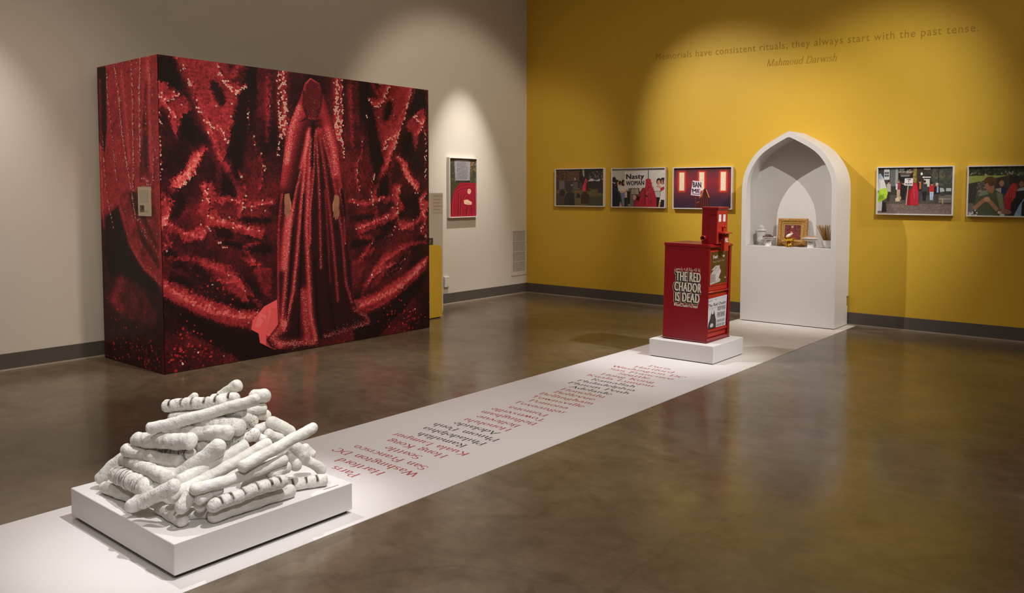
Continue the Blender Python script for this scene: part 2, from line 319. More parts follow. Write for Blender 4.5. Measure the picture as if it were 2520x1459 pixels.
def glyph(ch):
    """(advance, strokes, serifs); strokes are pen paths, serifs are (x, y, half width)"""
    r, h = .19, X_ / 2
    bowl = lambda cx: _arc(cx, h, r, h, 0, 360, 20)
    G = {
     'a': (.47, [_arc(.19, .30, .15, .15, 150, 0, 8) + [(.34, .06)], _arc(.18, .13, .14, .13, 60, 330, 10), [(.34, .06), (.42, 0)]], []),
     'b': (.50, [_stem(.10, 0, A_), _arc(.25, h, .18, h, 160, -160, 16)], [(.06, A_, .05)]),
     'c': (.44, [_arc(.23, h, r, h, 45, 315, 16)], []),
     'd': (.52, [_stem(.40, 0, A_), _arc(.24, h, .18, h, 20, 340, 16)], [(.36, A_, .05), (.43, 0, .05)]),
     'e': (.45, [_arc(.23, h, r, h, 0, 320, 16), [(.05, h), (.42, h)]], []),
     'f': (.30, [[(.12, 0), (.12, .58)] + _arc(.24, .60, .12, .12, 180, 50, 6), [(.02, X_), (.27, X_)]], [(.12, 0, .09)]),
     'g': (.48, [_arc(.21, .29, .15, .16, 0, 360, 16), _arc(.21, -.09, .19, .12, 0, 360, 16), [(.15, .14), (.10, .06), (.20, .02)], [(.33, .40), (.44, .44)]], []),
     'h': (.54, [_stem(.11, 0, A_), _arc(.26, .29, .15, .16, 180, 0, 8) + [(.41, 0)]], [(.11, 0, .09), (.41, 0, .09), (.07, A_, .05)]),
     'i': (.25, [_stem(.12, 0, X_), [(.115, .62), (.125, .64)]], [(.12, 0, .09), (.08, X_, .05)]),
     'k': (.52, [_stem(.11, 0, A_), [(.13, .2), (.38, X_)], [(.22, .27), (.44, 0)]], [(.11, 0, .09), (.43, 0, .08), (.38, X_, .07), (.07, A_, .05)]),
     'l': (.25, [_stem(.12, 0, A_)], [(.12, 0, .09), (.08, A_, .05)]),
     'm': (.80, [_stem(.11, 0, X_), _arc(.245, .29, .135, .16, 180, 0, 8) + [(.38, 0)], _arc(.515, .29, .135, .16, 180, 0, 8) + [(.65, 0)]], [(.11, 0, .09), (.38, 0, .08), (.65, 0, .09), (.07, X_, .05)]),
     'n': (.54, [_stem(.11, 0, X_), _arc(.26, .29, .15, .16, 180, 0, 8) + [(.41, 0)]], [(.11, 0, .09), (.41, 0, .09), (.07, X_, .05)]),
     'o': (.48, [bowl(.23)], []),
     'p': (.51, [_stem(.10, D_, X_), _arc(.26, h, .18, h, 160, -160, 16)], [(.10, D_, .09), (.06, X_, .05)]),
     'r': (.38, [_stem(.11, 0, X_), _arc(.25, .30, .14, .15, 180, 55, 6)], [(.11, 0, .09), (.07, X_, .05)]),
     's': (.38, [_arc(.18, .335, .12, .11, 30, 270, 10) + _arc(.18, .12, .13, .12, 90, -150, 10)], []),
     't': (.32, [[(.13, .60), (.13, .09)] + _arc(.21, .09, .08, .09, 180, 310, 6), [(.03, X_), (.29, X_)]], []),
     'u': (.54, [[(.11, X_), (.11, .17)] + _arc(.245, .17, .135, .17, 180, 340, 8), _stem(.40, 0, X_)], [(.07, X_, .06), (.36, X_, .06), (.43, 0, .05)]),
     'v': (.48, [[(.05, X_), (.24, 0)], [(.24, 0), (.42, X_)]], [(.06, X_, .09), (.42, X_, .07)]),
     'w': (.70, [[(.05, X_), (.21, 0)], [(.21, 0), (.35, X_)], [(.35, X_), (.50, 0)], [(.50, 0), (.64, X_)]], [(.06, X_, .09), (.64, X_, .07)]),
     'y': (.48, [[(.05, X_), (.25, 0)], [(.43, X_), (.22, -.1), (.10, -.2)]], [(.06, X_, .09), (.43, X_, .07)]),
     'A': (.72, [[(.06, 0), (.35, C_)], [(.35, C_), (.64, 0)], [(.17, .24), (.53, .24)]], [(.06, 0, .08), (.64, 0, .10)]),
     'B': (.64, [_stem(.15, 0, C_), [(.15, C_)] + _arc(.33, .54, .17, .16, 90, -90, 10) + [(.15, .38)], [(.15, .38)] + _arc(.36, .19, .19, .19, 90, -90, 10) + [(.15, 0)]], [(.12, 0, .08), (.12, C_, .08)]),
     'C': (.68, [_arc(.36, .35, .30, .35, 45, 315, 20), [(.58, .48), (.58, .68)]], []),
     'D': (.74, [_stem(.15, 0, C_), [(.15, C_), (.30, C_)] + _arc(.32, .35, .33, .35, 90, -90, 16) + [(.15, 0)]], [(.12, 0, .08), (.12, C_, .08)]),
     'F': (.58, [_stem(.15, 0, C_), [(.15, C_), (.52, C_), (.52, .54)], [(.15, .37), (.38, .37)], [(.38, .28), (.38, .46)]], [(.15, 0, .12), (.10, C_, .08)]),
     'H': (.78, [_stem(.15, 0, C_), _stem(.62, 0, C_), [(.15, .36), (.62, .36)]], [(.15, 0, .11), (.15, C_, .11), (.62, 0, .11), (.62, C_, .11)]),
     'I': (.34, [_stem(.16, 0, C_)], [(.16, 0, .12), (.16, C_, .12)]),
     'K': (.74, [_stem(.15, 0, C_), [(.17, .28), (.56, C_)], [(.30, .42), (.62, 0)]], [(.15, 0, .11), (.15, C_, .11), (.62, 0, .10), (.56, C_, .09)]),
     'L': (.60, [_stem(.15, 0, C_), [(.15, 0), (.54, 0), (.54, .18)]], [(.15, C_, .11), (.10, 0, .07)]),
     'M': (.90, [[(.12, 0), (.13, C_)], [(.13, C_), (.43, 0)], [(.43, 0), (.73, C_)], _stem(.74, 0, C_)], [(.12, 0, .09), (.74, 0, .11), (.11, C_, .08), (.75, C_, .09)]),
     'P': (.60, [_stem(.15, 0, C_), [(.15, C_), (.28, C_)] + _arc(.34, .52, .19, .18, 90, -90, 10) + [(.15, .34)]], [(.15, 0, .12), (.11, C_, .07)]),
     'R': (.70, [_stem(.15, 0, C_), [(.15, C_), (.28, C_)] + _arc(.34, .53, .18, .17, 90, -90, 10) + [(.15, .36)], [(.33, .36), (.58, 0)]], [(.15, 0, .12), (.11, C_, .07), (.62, 0, .06)]),
     'S': (.54, [_arc(.26, .53, .18, .17, 25, 270, 12) + _arc(.26, .18, .20, .18, 90, -155, 12)], []),
     'T': (.66, [_stem(.32, 0, C_), [(.06, .54), (.06, C_), (.58, C_), (.58, .54)]], [(.32, 0, .12)]),
     'W': (.98, [[(.06, C_), (.28, 0)], [(.28, 0), (.48, C_)], [(.48, C_), (.70, 0)], [(.70, 0), (.91, C_)]], [(.07, C_, .11), (.48, C_, .08), (.91, C_, .09)]),
     '#': (.60, [[(.18, 0), (.26, .66)], [(.36, 0), (.44, .66)], [(.05, .22), (.52, .22)], [(.08, .45), (.55, .45)]], []),
     ',': (.22, [[(.10, .05), (.10, 0), (.06, -.1)]], []),
     ' ': (.30, [], []),
    }
    return G.get(ch, (.3, [], []))
def pen_flat(body, thick=.105, thin=.022, nib=0., serif=True, shear=0., xscale=1., angular=0, space=0.):
    """flat lettering drawn with a broad nib held at nib degrees (0: upright stems thick, level strokes thin)"""
    vs, fs, x = [], [], 0.
    ca, sa = math.cos(math.radians(nib)), math.sin(math.radians(nib))
    for ch in body:
        adv, strokes, serifs = glyph(ch)
        for st in strokes:
            if angular and len(st) > 6: st = [st[int(round(i * (len(st) - 1) / angular))] for i in range(angular + 1)]
            n = len(st); L = []; R = []
            for i, p in enumerate(st):
                q0, q1 = st[max(i - 1, 0)], st[min(i + 1, n - 1)]
                dx, dy = q1[0] - q0[0], q1[1] - q0[1]; d = math.hypot(dx, dy) or 1
                tx, ty = dx / d, dy / d
                w = thin + (thick - thin) * abs(tx * sa - ty * ca)
                L.append((p[0] - ty * w / 2, p[1] + tx * w / 2)); R.append((p[0] + ty * w / 2, p[1] - tx * w / 2))
            k = len(vs)
            lf = (len(fs) % 61) * 2e-6
            for a, b in zip(L, R): vs += [(a[0] + x, a[1], lf), (b[0] + x, b[1], lf)]
            fs += [(k + 2 * i, k + 2 * i + 1, k + 2 * i + 3, k + 2 * i + 2) for i in range(n - 1)]
        if serif:
            for sx, sy, hw in serifs:
                k = len(vs); t = thin * .55; s_ = 1 if sy < .1 else -1
                lf = 1.3e-4 + (len(fs) % 31) * 2e-6; vs += [(x + sx - hw, sy - t, lf), (x + sx + hw, sy - t, lf), (x + sx + hw, sy + t, lf), (x + sx - hw, sy + t, lf)]; fs.append((k, k + 1, k + 2, k + 3))
        x += adv + space
    return [((px + py * shear) * xscale, py, l_) for px, py, l_ in vs], fs
def fitted(flat, w=None, h=None):
    """scale to width w and/or height h, origin at the left end of the baseline"""
    vs, fs = flat; a = np.array([p[:2] for p in vs]); x0 = a[:, 0].min(); sw = a[:, 0].max() - x0
    kx = w / sw if w else None; ky = h / a[:, 1].max() if h else kx; kx = kx or ky
    return [((p[0] - x0) * kx, p[1] * ky) + tuple(p[2:]) for p in vs], fs
def lay(flat, org, ux, uy, nrm, lift, name, mat, parent, center=False):
    """lay flat lettering on a surface as a very thin film"""
    vs, fs = flat; a = np.array([p[:2] for p in vs]); cx = (a[:, 0].min() + a[:, 0].max()) / 2 if center else 0
    o, ux, uy, nn = Vector(org), Vector(ux), Vector(uy), Vector(nrm)
    b = MB(); b.add([o + ux * (p[0] - cx) + uy * p[1] + nn * (lift + (p[2] if len(p) > 2 else 0)) for p in vs], fs)
    ob = b.build(name, mat, parent, fix=False)
    return ob

# ------------------------------------------------------------------ a small canvas for flat prints
class Cv:
    def __init__(s, w, h, bg, win=None):
        s.w, s.h = w, h; s.a = np.zeros((h, w, 3), np.float32); s.a[:] = np.array(bg, np.float32) / 255
        s.win = win or (0, 0, w, h)                        # user window: x0, y0, x1, y1
    def m(s, p):
        x0, y0, x1, y1 = s.win; return ((p[0] - x0) / (x1 - x0) * s.w, (p[1] - y0) / (y1 - y0) * s.h)
    def raw(s, pts, col, al=1., ss=2):
        a = np.array(pts, float); x0, y0 = np.floor(a.min(0)).astype(int); x1, y1 = np.ceil(a.max(0)).astype(int)
        x0, y0, x1, y1 = max(x0, 0), max(y0, 0), min(x1 + 1, s.w), min(y1 + 1, s.h)
        if x1 <= x0 or y1 <= y0: return
        xs = x0 + (np.arange((x1 - x0) * ss) + .5) / ss; ys = y0 + (np.arange((y1 - y0) * ss) + .5) / ss
        ins = np.zeros((len(ys), len(xs)), bool)
        for i in range(len(a)):
            (ax, ay), (bx, by) = a[i], a[(i + 1) % len(a)]
            if ay == by: continue
            row = (ys >= min(ay, by)) & (ys < max(ay, by))
            xi = ax + (ys[row] - ay) / (by - ay) * (bx - ax)
            ins[row] ^= xs[None, :] < xi[:, None]
        cov = ins.reshape(y1 - y0, ss, x1 - x0, ss).mean((1, 3))[..., None] * al
        v = s.a[y0:y1, x0:x1]; v[:] = v * (1 - cov) + np.array(col, np.float32) / 255 * cov
    def poly(s, pts, col, al=1.): s.raw([s.m(p) for p in pts], col, al)
    def rect(s, x0, y0, x1, y1, col, al=1.): s.poly([(x0, y0), (x1, y0), (x1, y1), (x0, y1)], col, al)
    def oval(s, cx, cy, rx, ry, col, al=1., n=20, rot=0.):
        c, q = math.cos(rot), math.sin(rot); P = []
        for i in range(n):
            u, v = rx * math.cos(2 * PI * i / n), ry * math.sin(2 * PI * i / n); P.append((cx + u * c - v * q, cy + u * q + v * c))
        s.poly(P, col, al)
    def line(s, pts, wid, col, al=1.):
        for (ax, ay), (bx, by) in zip(pts, pts[1:]):
            d = math.hypot(bx - ax, by - ay) or 1; nx, ny = -(by - ay) / d * wid / 2, (bx - ax) / d * wid / 2
            s.poly([(ax + nx, ay + ny), (bx + nx, by + ny), (bx - nx, by - ny), (ax - nx, ay - ny)], col, al)
    def speck(s, x0, y0, x1, y1, cols, n, r0, r1, seed=0, al=.8):
        R = random.Random(seed)
        for _ in range(n):
            cx, cy, r = R.uniform(x0, x1), R.uniform(y0, y1), R.uniform(r0, r1); s.oval(cx, cy, r, r * R.uniform(.5, 1.2), R.choice(cols), al, 7, R.uniform(0, 3))
    def text(s, flat, x, y, ux, uy, col, al=1.):
        """flat lettering with baseline origin x, y; ux, uy are the user-space vectors of one unit right and one unit up"""
        for f in flat[1]:
            s.raw([s.m((x + flat[0][i][0] * ux[0] + flat[0][i][1] * uy[0], y + flat[0][i][0] * ux[1] + flat[0][i][1] * uy[1])) for i in f], col, al)
    def grain(s, amt, seed=1):
        s.a += np.random.default_rng(seed).normal(0, amt, s.a.shape[:2] + (1,)).astype(np.float32)
    def out(s, gain=1., mott=.08):
        a = s.a; p = np.pad(a, ((1, 1), (1, 1), (0, 0)), mode='edge')
        a = (p[1:-1, 1:-1] * 4 + p[:-2, 1:-1] + p[2:, 1:-1] + p[1:-1, :-2] + p[1:-1, 2:]) / 8
        R = np.random.default_rng(s.w + s.h); n_ = R.random((s.h // 6 + 2, s.w // 6 + 2)); n_ = np.kron(n_, np.ones((6, 6)))[:s.h, :s.w, None]
        n2 = R.random((s.h // 3 + 2, s.w // 3 + 2)); n2 = np.kron(n2, np.ones((3, 3)))[:s.h, :s.w, None]
        return np.clip(a * (1 - mott + mott * n_ + mott * n2) * gain, 0, 1)

# ------------------------------------------------------------------ the room
RX, RY, RH = 11.5, -13.0, 6.0
HB = .154
def struct(name, b, mat): return tag(b.build(name, mat), kind='structure')
struct('floor', MB().box(-.2, RX + .2, RY - .2, .2, -.2, 0), M['floor'])
struct('ceiling', MB().box(-.2, RX + .2, RY - .2, .2, RH, RH + .2), M['ceiling'])
struct('wall_left', MB().box(-.2, 0, RY, 0, 0, RH), M['white_wall'])
struct('wall_back', MB().box(-.2, RX + .2, 0, .2, 0, RH), M['yellow_wall'])
struct('wall_right', MB().box(RX, RX + .2, RY, 0, 0, RH), M['far_wall'])
struct('wall_front', MB().box(-.2, RX + .2, RY - .2, RY, 0, RH), M['far_wall'])
struct('baseboard_left', MB().box(0, .008, RY, 0, .012, HB, .002), M['base'])
struct('baseboard_back', MB().box(.008, RX, -.008, 0, .012, HB, .002), M['base'])
# the low concrete cove between floor and rubber base
cv = [(0, .0), (.03, .0), (.03, .004), (.012, .014), (0, .016)]
struct('trim_1', MB().prism(cv, lambda u, v, d: (u, d, v), RY, -.0), M['cove'])
struct('trim_2', MB().prism(cv, lambda u, v, d: (d, -u, v), .03, RX), M['cove'])

# small wall things on the white wall
v = empty('air_vent', (.0, -.2, .29), 'pale return air grille low on the white wall beside the yellow corner', 'vent')
VY0, VY1, VZ0, VZ1 = -.381, -.018, .288, 1.01
fr = MB(); t = .028
fr.box(.001, .012, VY0, VY1, VZ0, VZ0 + t + .03, .002); fr.box(.001, .012, VY0, VY1, VZ1 - t, VZ1, .002)
fr.box(.001, .012, VY0, VY0 + t, VZ0 + t + .03, VZ1 - t); fr.box(.001, .012, VY1 - t, VY1, VZ0 + t + .03, VZ1 - t)
fr.build('vent_frame', M['vent'], v)
MB().box(.001, .003, VY0 + t, VY1 - t, VZ0 + t + .03, VZ1 - t).build('back_plate', M['vent_dark'], v)
gz0, gz1 = VZ0 + t + .03, VZ1 - t
for k in range(1, 4):
    z = gz0 + (gz1 - gz0) * k / 4; MB().box(.003, .010, VY0 + t, VY1 - t, z - .006, z + .006).build('crossbar', M['vent'], v)
g = MB()
for k in range(72):
    z = gz0 + (gz1 - gz0) * (k + .5) / 72; g.box(.0035, .008, VY0 + t, VY1 - t, z - .0022, z + .0008)
for k in range(30):
    y = VY0 + t + (VY1 - VY0 - 2 * t) * (k + .5) / 30; g.box(.0032, .0065, y - .0012, y + .0012, gz0, gz1)
tag(g.build('slats', M['vent'], v), kind='stuff')
s = MB()
for y in (VY0 + .014, VY1 - .014): s.lathe((.012, y, 0), [(.004, 0), (.004, .002)], 8)
o = empty('outlet_cover', (0, -1.83, .248), 'small blank white outlet box on the white wall above the baseboard', 'outlet')
MB().box(.001, .035, -1.878, -1.782, .248, .398, .004).build('cover', M['plastic'], o)
b = MB()
for z in (.27, .376): b.lathe((.0, 0, 0), [(.003, 0), (.003, .001)], 8); b.v = [(.0352 + q[2] if abs(q[2]) < .002 and abs(q[0]) < .01 else q[0], q[1], q[2]) for q in b.v]
del b, s
for z in (.272, .374): MB().box(.035, .0365, -1.833, -1.827, z - .003, z + .003).build('screw', M['steel'], o)

# ------------------------------------------------------------------ mural block
MX0, MX1, MY0, MY1, MH = .089, 1.2557, -6.611, -3.3835, 2.7753
def smooth_noise(h, w, cells, seed, oct=3):
    R = np.random.default_rng(seed); out = np.zeros((h, w), np.float32); amp = 1.; tot = 0
    for o_ in range(oct):
        ch, cw = max(2, int(cells * h / w)) + 1, cells + 1
        g_ = R.random((ch, cw)).astype(np.float32)
        yy = np.linspace(0, ch - 1.001, h); xx = np.linspace(0, cw - 1.001, w)
        y0, x0 = yy.astype(int), xx.astype(int); fy, fx = (yy - y0)[:, None], (xx - x0)[None]
        fy, fx = fy * fy * (3 - 2 * fy), fx * fx * (3 - 2 * fx)
        v_ = (g_[y0][:, x0] * (1 - fx) + g_[y0][:, x0 + 1] * fx) * (1 - fy) + (g_[y0 + 1][:, x0] * (1 - fx) + g_[y0 + 1][:, x0 + 1] * fx) * fy
        out += v_ * amp; tot += amp; amp *= .5; cells *= 2
    return out / tot
class Drape:
    """brightness field of a draped sequin cloth, turned into a printed picture"""
    def __init__(s, w, h, px2t, base): s.w, s.h, s.t = w, h, px2t; s.L = np.full((h, w), base, np.float32); s.G = np.zeros((h, w), np.float32); s.mod = np.ones((h, w), np.float32)
    def dist(s, pts, pad):
        P = np.array([s.t(p) for p in pts]); x0, y0 = np.floor(P.min(0) - pad).astype(int); x1, y1 = np.ceil(P.max(0) + pad).astype(int)
        x0, y0, x1, y1 = max(x0, 0), max(y0, 0), min(x1, s.w), min(y1, s.h)
        if x1 <= x0 or y1 <= y0: return None
        yy, xx = np.mgrid[y0:y1, x0:x1].astype(np.float32); D = np.full(xx.shape, 1e9, np.float32)
        for a, b_ in zip(P, P[1:]):
            d = b_ - a; l2 = max(float(d @ d), 1e-6); tt = np.clip(((xx - a[0]) * d[0] + (yy - a[1]) * d[1]) / l2, 0, 1)
            D = np.minimum(D, (xx - a[0] - tt * d[0]) ** 2 + (yy - a[1] - tt * d[1]) ** 2)
        return np.sqrt(D), slice(y0, y1), slice(x0, x1)
    def fold(s, pts, wid, amp, glint=0., soft=1.6):
        """wid in texels"""
        r_ = s.dist(pts, wid * 2.2)
        if r_ is None: return
        D, ys, xs = r_; g_ = np.exp(-(D / wid) ** 2 * soft)
        if amp < 0: s.L[ys, xs] *= 1 + amp * g_
        else: s.L[ys, xs] += amp * g_
        if glint: s.G[ys, xs] = np.maximum(s.G[ys, xs], glint * np.exp(-(D / (wid * .45)) ** 2))
    def region(s, pts, val, soft=5):
        c = Cv(s.w, s.h, (0, 0, 0)); c.raw([s.t(p) for p in pts], (255, 255, 255), 1., 1); m_ = c.a[..., 0]
        k = int(soft)
        for ax_ in (0, 1):
            for _ in range(2):
                cs = np.cumsum(np.pad(m_, [(k + 1, k) if a_ == ax_ else (0, 0) for a_ in (0, 1)], mode='edge'), axis=ax_)
                m_ = (np.take(cs, range(2 * k + 1, cs.shape[ax_]), ax_) - np.take(cs, range(0, cs.shape[ax_] - 2 * k - 1), ax_)) / (2 * k + 1)
        s.L[:] = s.L * (1 - m_) + val * s.mod * m_
    def picture(s, pitch, seed, warp=6., jit=.5, relief=1.):
        h, w = s.h, s.w; R = np.random.default_rng(seed)
        # cloth relief: the folds shade each other, each sequin tilts a little its own way
        H = s.L * 70. * relief + (smooth_noise(h, w, 9, seed + 5) - .5) * 26 * relief; gy, gx = np.gradient(H)
        py, px_ = np.mgrid[0:h, 0:w].astype(np.float32)
        xx = px_ + (smooth_noise(h, w, 7, seed + 1) - .5) * warp * pitch; yy = py + (smooth_noise(h, w, 7, seed + 2) - .5) * warp * pitch
        rh = pitch * .866
        best = np.full((h, w), 1e9, np.float32); cid = np.zeros((h, w), np.int64); cxs = np.zeros((h, w), np.float32); cys = np.zeros((h, w), np.float32)
        r0 = np.floor(yy / rh)
        for dr in (0, 1):
            row = r0 + dr; off = (row % 2) * .5 * pitch; c0 = np.floor((xx - off) / pitch + .5)
            ex, ey = c0 * pitch + off - xx, row * rh - yy
            d = np.hypot(ex, ey); k = d < best
            best[k] = d[k]; cid[k] = ((row * 7919 + c0) % 100003).astype(np.int64)[k]; cxs[k] = (px_ + ex)[k]; cys[k] = (py + ey)[k]
        r1, r2, r3 = (R.random(100003).astype(np.float32)[cid] for _ in range(3))
        ix = np.clip(cxs + (r1 - .5) * 1.3 * pitch, 0, w - 1).astype(int); iy = np.clip(cys + (r3 * 7 % 1 - .5) * 1.3 * pitch, 0, h - 1).astype(int)
        nx = -gx[iy, ix] + (r1 - .5) * jit; ny = -gy[iy, ix] + (r2 - .5) * jit; nl = np.sqrt(nx * nx + ny * ny + 1)
        dif = np.clip((nx * -.35 + ny * -.45 + .82) / nl, 0, 1)
        L = s.L[iy, ix] * (.35 + 1.0 * dif ** 2) * (.62 + .76 * r2)
        q = best / pitch; ring = np.exp(-((q - .31) / .105) ** 2)
        G = (r3 < np.clip(s.G[iy, ix], 0, .95)) * 1.0 + (r3 > .993) * (L > .22) * .8
        val = L * (.42 + 1.0 * ring)
        stops = np.array([0, .10, .25, .5, .9, 1.3]); cols = np.array([(20, 15, 17), (44, 21, 25), (112, 30, 38), (182, 54, 60), (218, 90, 94), (246, 160, 152)]) / 255.
        out = np.stack([np.interp(val, stops, cols[:, c]) for c in range(3)], -1)
        gl = np.clip(G * (ring * 1.3 + (q < .2) * .5 * (r1 > .7)), 0, 1)[..., None]; out = out * (1 - gl) + np.array((.96, .84, .77)) * gl
        return out.astype(np.float32)
    def bokeh(s, img, pts, seed, cols):
        R = random.Random(seed)
        for (px, py, rad, n, spread) in pts:
            for _ in range(n):
                c = s.t((px + R.gauss(0, spread[0]), py + R.gauss(0, spread[1]))); r = rad * R.uniform(.4, 1.1); col = np.array(R.choice(cols)) / 255.
                x0, x1, y0, y1 = int(max(c[0] - r - 1, 0)), int(min(c[0] + r + 2, s.w)), int(max(c[1] - r - 1, 0)), int(min(c[1] + r + 2, s.h))
                if x1 <= x0 or y1 <= y0: continue
                yy, xx = np.mgrid[y0:y1, x0:x1]; m_ = np.clip(r + .5 - np.hypot(xx - c[0], yy - c[1]), 0, 1)[..., None] * .85
                img[y0:y1, x0:x1] = img[y0:y1, x0:x1] * (1 - m_) + col * m_
FW, FH = 1500, 1290
def t_front(p): q = on(0, MX1, p); return ((q[1] - MY0) / (MY1 - MY0) * FW, (1 - q[2] / MH) * FH)
D = Drape(FW, FH, t_front, .15)
D.L += (smooth_noise(FH, FW, 5, 5) - .5) * .24 + (smooth_noise(FH, FW, 14, 6) - .5) * .24
D.L = np.clip(D.L, .02, 1)
D.mod = .55 + .9 * smooth_noise(FH, FW, 18, 7)
ZA = lambda L_: [(220 + x / 3.473, 120 + y / 3.473) for x, y in L_]; ZB = lambda L_: [(220 + x / 3.473, 520 + y / 3.473) for x, y in L_]
REG = [(ZA([(575, 60), (720, 75), (800, 340), (700, 330), (575, 260)]), .03, 4), (ZA([(720, 75), (900, 85), (1190, 110), (1230, 300), (1350, 290), (1290, 380), (1250, 600), (1180, 900), (1130, 1010), (1050, 780), (950, 560), (870, 320), (780, 150)]), .40, 5),
 (ZA([(1040, 290), (1090, 280), (1150, 380), (1165, 480), (1120, 500), (1060, 400)]), .06, 6), (ZA([(730, 80), (800, 90), (870, 300), (960, 520), (1020, 700), (930, 640), (860, 420), (790, 250)]), .12, 5),
 (ZA([(580, 270), (650, 290), (720, 360), (830, 430), (880, 520), (790, 600), (750, 780), (690, 650), (650, 500), (600, 560)]), .42, 5), (ZA([(800, 570), (870, 580), (930, 690), (930, 800), (880, 830), (800, 740), (780, 640)]), .03, 5),
 (ZA([(620, 500), (670, 540), (730, 800), (830, 830), (880, 880), (800, 1000), (660, 1080), (630, 900)]), .10, 6), (ZA([(960, 860), (870, 910), (820, 1040), (700, 1120), (690, 1190), (770, 1205), (920, 1050), (960, 960)]), .62, 4),
 (ZA([(960, 900), (1000, 860), (1080, 1000), (1090, 1150), (1000, 1130), (930, 1060)]), .12, 5), (ZA([(540, 1380), (650, 1280), (700, 1330), (690, 1459), (600, 1459)]), .45, 4), (ZA([(690, 1230), (800, 1230), (840, 1330), (760, 1459), (700, 1459), (700, 1320)]), .06, 5),
 (ZA([(940, 1160), (1060, 1160), (1090, 1300), (1010, 1459), (920, 1420), (980, 1280)]), .45, 5), (ZA([(1360, 130), (1440, 150), (1440, 420), (1340, 800), (1260, 1290), (1120, 1250), (1130, 1020), (1190, 860), (1250, 560), (1300, 330)]), .045, 7),
 (ZA([(1440, 150), (1560, 160), (1560, 620), (1440, 600)]), .20, 4), (ZA([(1090, 1280), (1170, 1270), (1180, 1360), (1100, 1330)]), .4, 4),
 (ZB([(605, 580), (760, 640), (1000, 750), (1300, 850), (1560, 860), (1560, 950), (1400, 1020), (1150, 980), (900, 880), (620, 740)]), .46, 6), (ZB([(620, 745), (900, 890), (1150, 995), (1400, 1040), (1560, 1000), (1560, 1300), (1300, 1290), (900, 1060), (640, 840)]), .05, 7),
 (ZB([(780, 210), (960, 130), (1005, 200), (980, 262), (800, 270)]), .48, 4), (ZB([(1010, 60), (1130, 90), (1300, 120), (1480, 190), (1500, 250), (1300, 200), (1040, 130)]), .46, 4), (ZB([(1000, 0), (1100, 0), (1090, 60), (1010, 90)]), .40, 4),
 (ZB([(930, 390), (1200, 470), (1330, 610), (1370, 800), (1290, 770), (1150, 650), (1000, 510)]), .36, 5), (ZB([(600, 230), (700, 330), (715, 425), (605, 390)]), .46, 4), (ZB([(600, 20), (680, 60), (760, 210), (690, 190), (610, 120)]), .42, 4),
 (ZB([(1270, 380), (1470, 440), (1480, 470), (1380, 480)]), .40, 4), (ZB([(1400, 500), (1560, 480), (1560, 760), (1480, 700)]), .30, 6), (ZB([(620, 280), (800, 400), (850, 520), (740, 480), (620, 430)]), .05, 5),
 (ZB([(1160, 250), (1340, 300), (1560, 290), (1560, 370), (1320, 340), (1150, 290)]), .04, 5), (ZB([(1200, 120), (1300, 60), (1560, 60), (1560, 110), (1340, 110)]), .08, 5), (ZB([(690, 540), (800, 560), (900, 640), (800, 640), (700, 590)]), .06, 5),
 (ZB([(1060, 140), (1220, 180), (1240, 250), (1100, 230)]), .07, 5), (ZB([(1380, 740), (1480, 780), (1560, 860), (1440, 830)]), .06, 5), (ZB([(900, 500), (960, 520), (1130, 670), (1080, 700), (960, 620)]), .10, 5)]
MIR = 770.
folds = [  # points, width, gain, glint  (left half; the cloth hangs nearly symmetrically)
 ([(440, 140), (470, 210), (500, 290), (535, 370), (560, 420)], 40, .42, 0), ([(448, 150), (478, 240), (505, 305), (520, 345)], 12, .4, .75),
 ([(505, 300), (545, 320), (560, 350)], 24, .3, .6), ([(560, 400), (590, 480), (590, 560)], 34, .26, 0),
 ([(530, 150), (555, 205), (580, 230), (605, 210)], 22, .42, .7), ([(575, 190), (600, 150)], 30, .3, 0),
 ([(398, 240), (412, 270), (430, 290)], 30, .45, .25), ([(405, 250), (440, 232), (428, 225)], 16, .4, .7),
 ([(392, 270), (391, 330), (396, 400), (393, 440)], 9, .4, .8), ([(395, 420), (420, 380), (470, 350)], 36, -.6, 0),
 ([(430, 470), (470, 420), (505, 370)], 34, .6, .1), ([(440, 465), (482, 425)], 10, .3, .7),
 ([(505, 455), (512, 500), (506, 470)], 24, .45, .35), ([(395, 480), (425, 500), (412, 540), (398, 560)], 26, .45, .2),
 ([(400, 540), (440, 570), (500, 590), (520, 540)], 30, .42, .0), ([(515, 490), (513, 560), (535, 600), (560, 610)], 8, .35, .6),
 ([(540, 540), (590, 560), (650, 570)], 30, .42, .1), ([(560, 490), (620, 510), (670, 500)], 30, .4, .1),
 ([(400, 640), (470, 640), (540, 665), (600, 700), (640, 755)], 30, .34, 0), ([(520, 690), (580, 700), (620, 730)], 20, .3, 0),
 ([(396, 700), (440, 730), (520, 770), (600, 785), (650, 790)], 40, .55, .0), ([(400, 620), (420, 600), (396, 560)], 26, .4, .1),
 ([(640, 600), (600, 610), (640, 660)], 26, .3, .0), ([(470, 660), (510, 700), (560, 720)], 7, .3, .2),
 ([(686, 172), (686, 260), (690, 330), (684, 380)], 15, .5, .95), ([(698, 180), (700, 260), (699, 330)], 46, .42, .75),
 ([(660, 190), (658, 350)], 26, .22, 0), ([(706, 300), (706, 390)], 26, .34, 0), ([(640, 380), (650, 420), (640, 470)], 16, .35, .35),
 ([(610, 240), (612, 330)], 8, .2, .3), ([(625, 330), (632, 380)], 12, .25, .35), ([(590, 420), (606, 470), (595, 520)], 14, .3, .3)]
def mirrored(pts):      # the right half is the left one seen in a mirror, in the plane of the print
    out = []
    for p in pts:
        q = t_front(p); c = t_front((MIR, 500))[0]; out.append((2 * c - q[0], q[1]))
    return out
for pts, val, sf in REG: D.region(pts, val, sf)
for pts, wd, am, gl in folds: D.fold(pts, wd * .55, am * .75, gl)
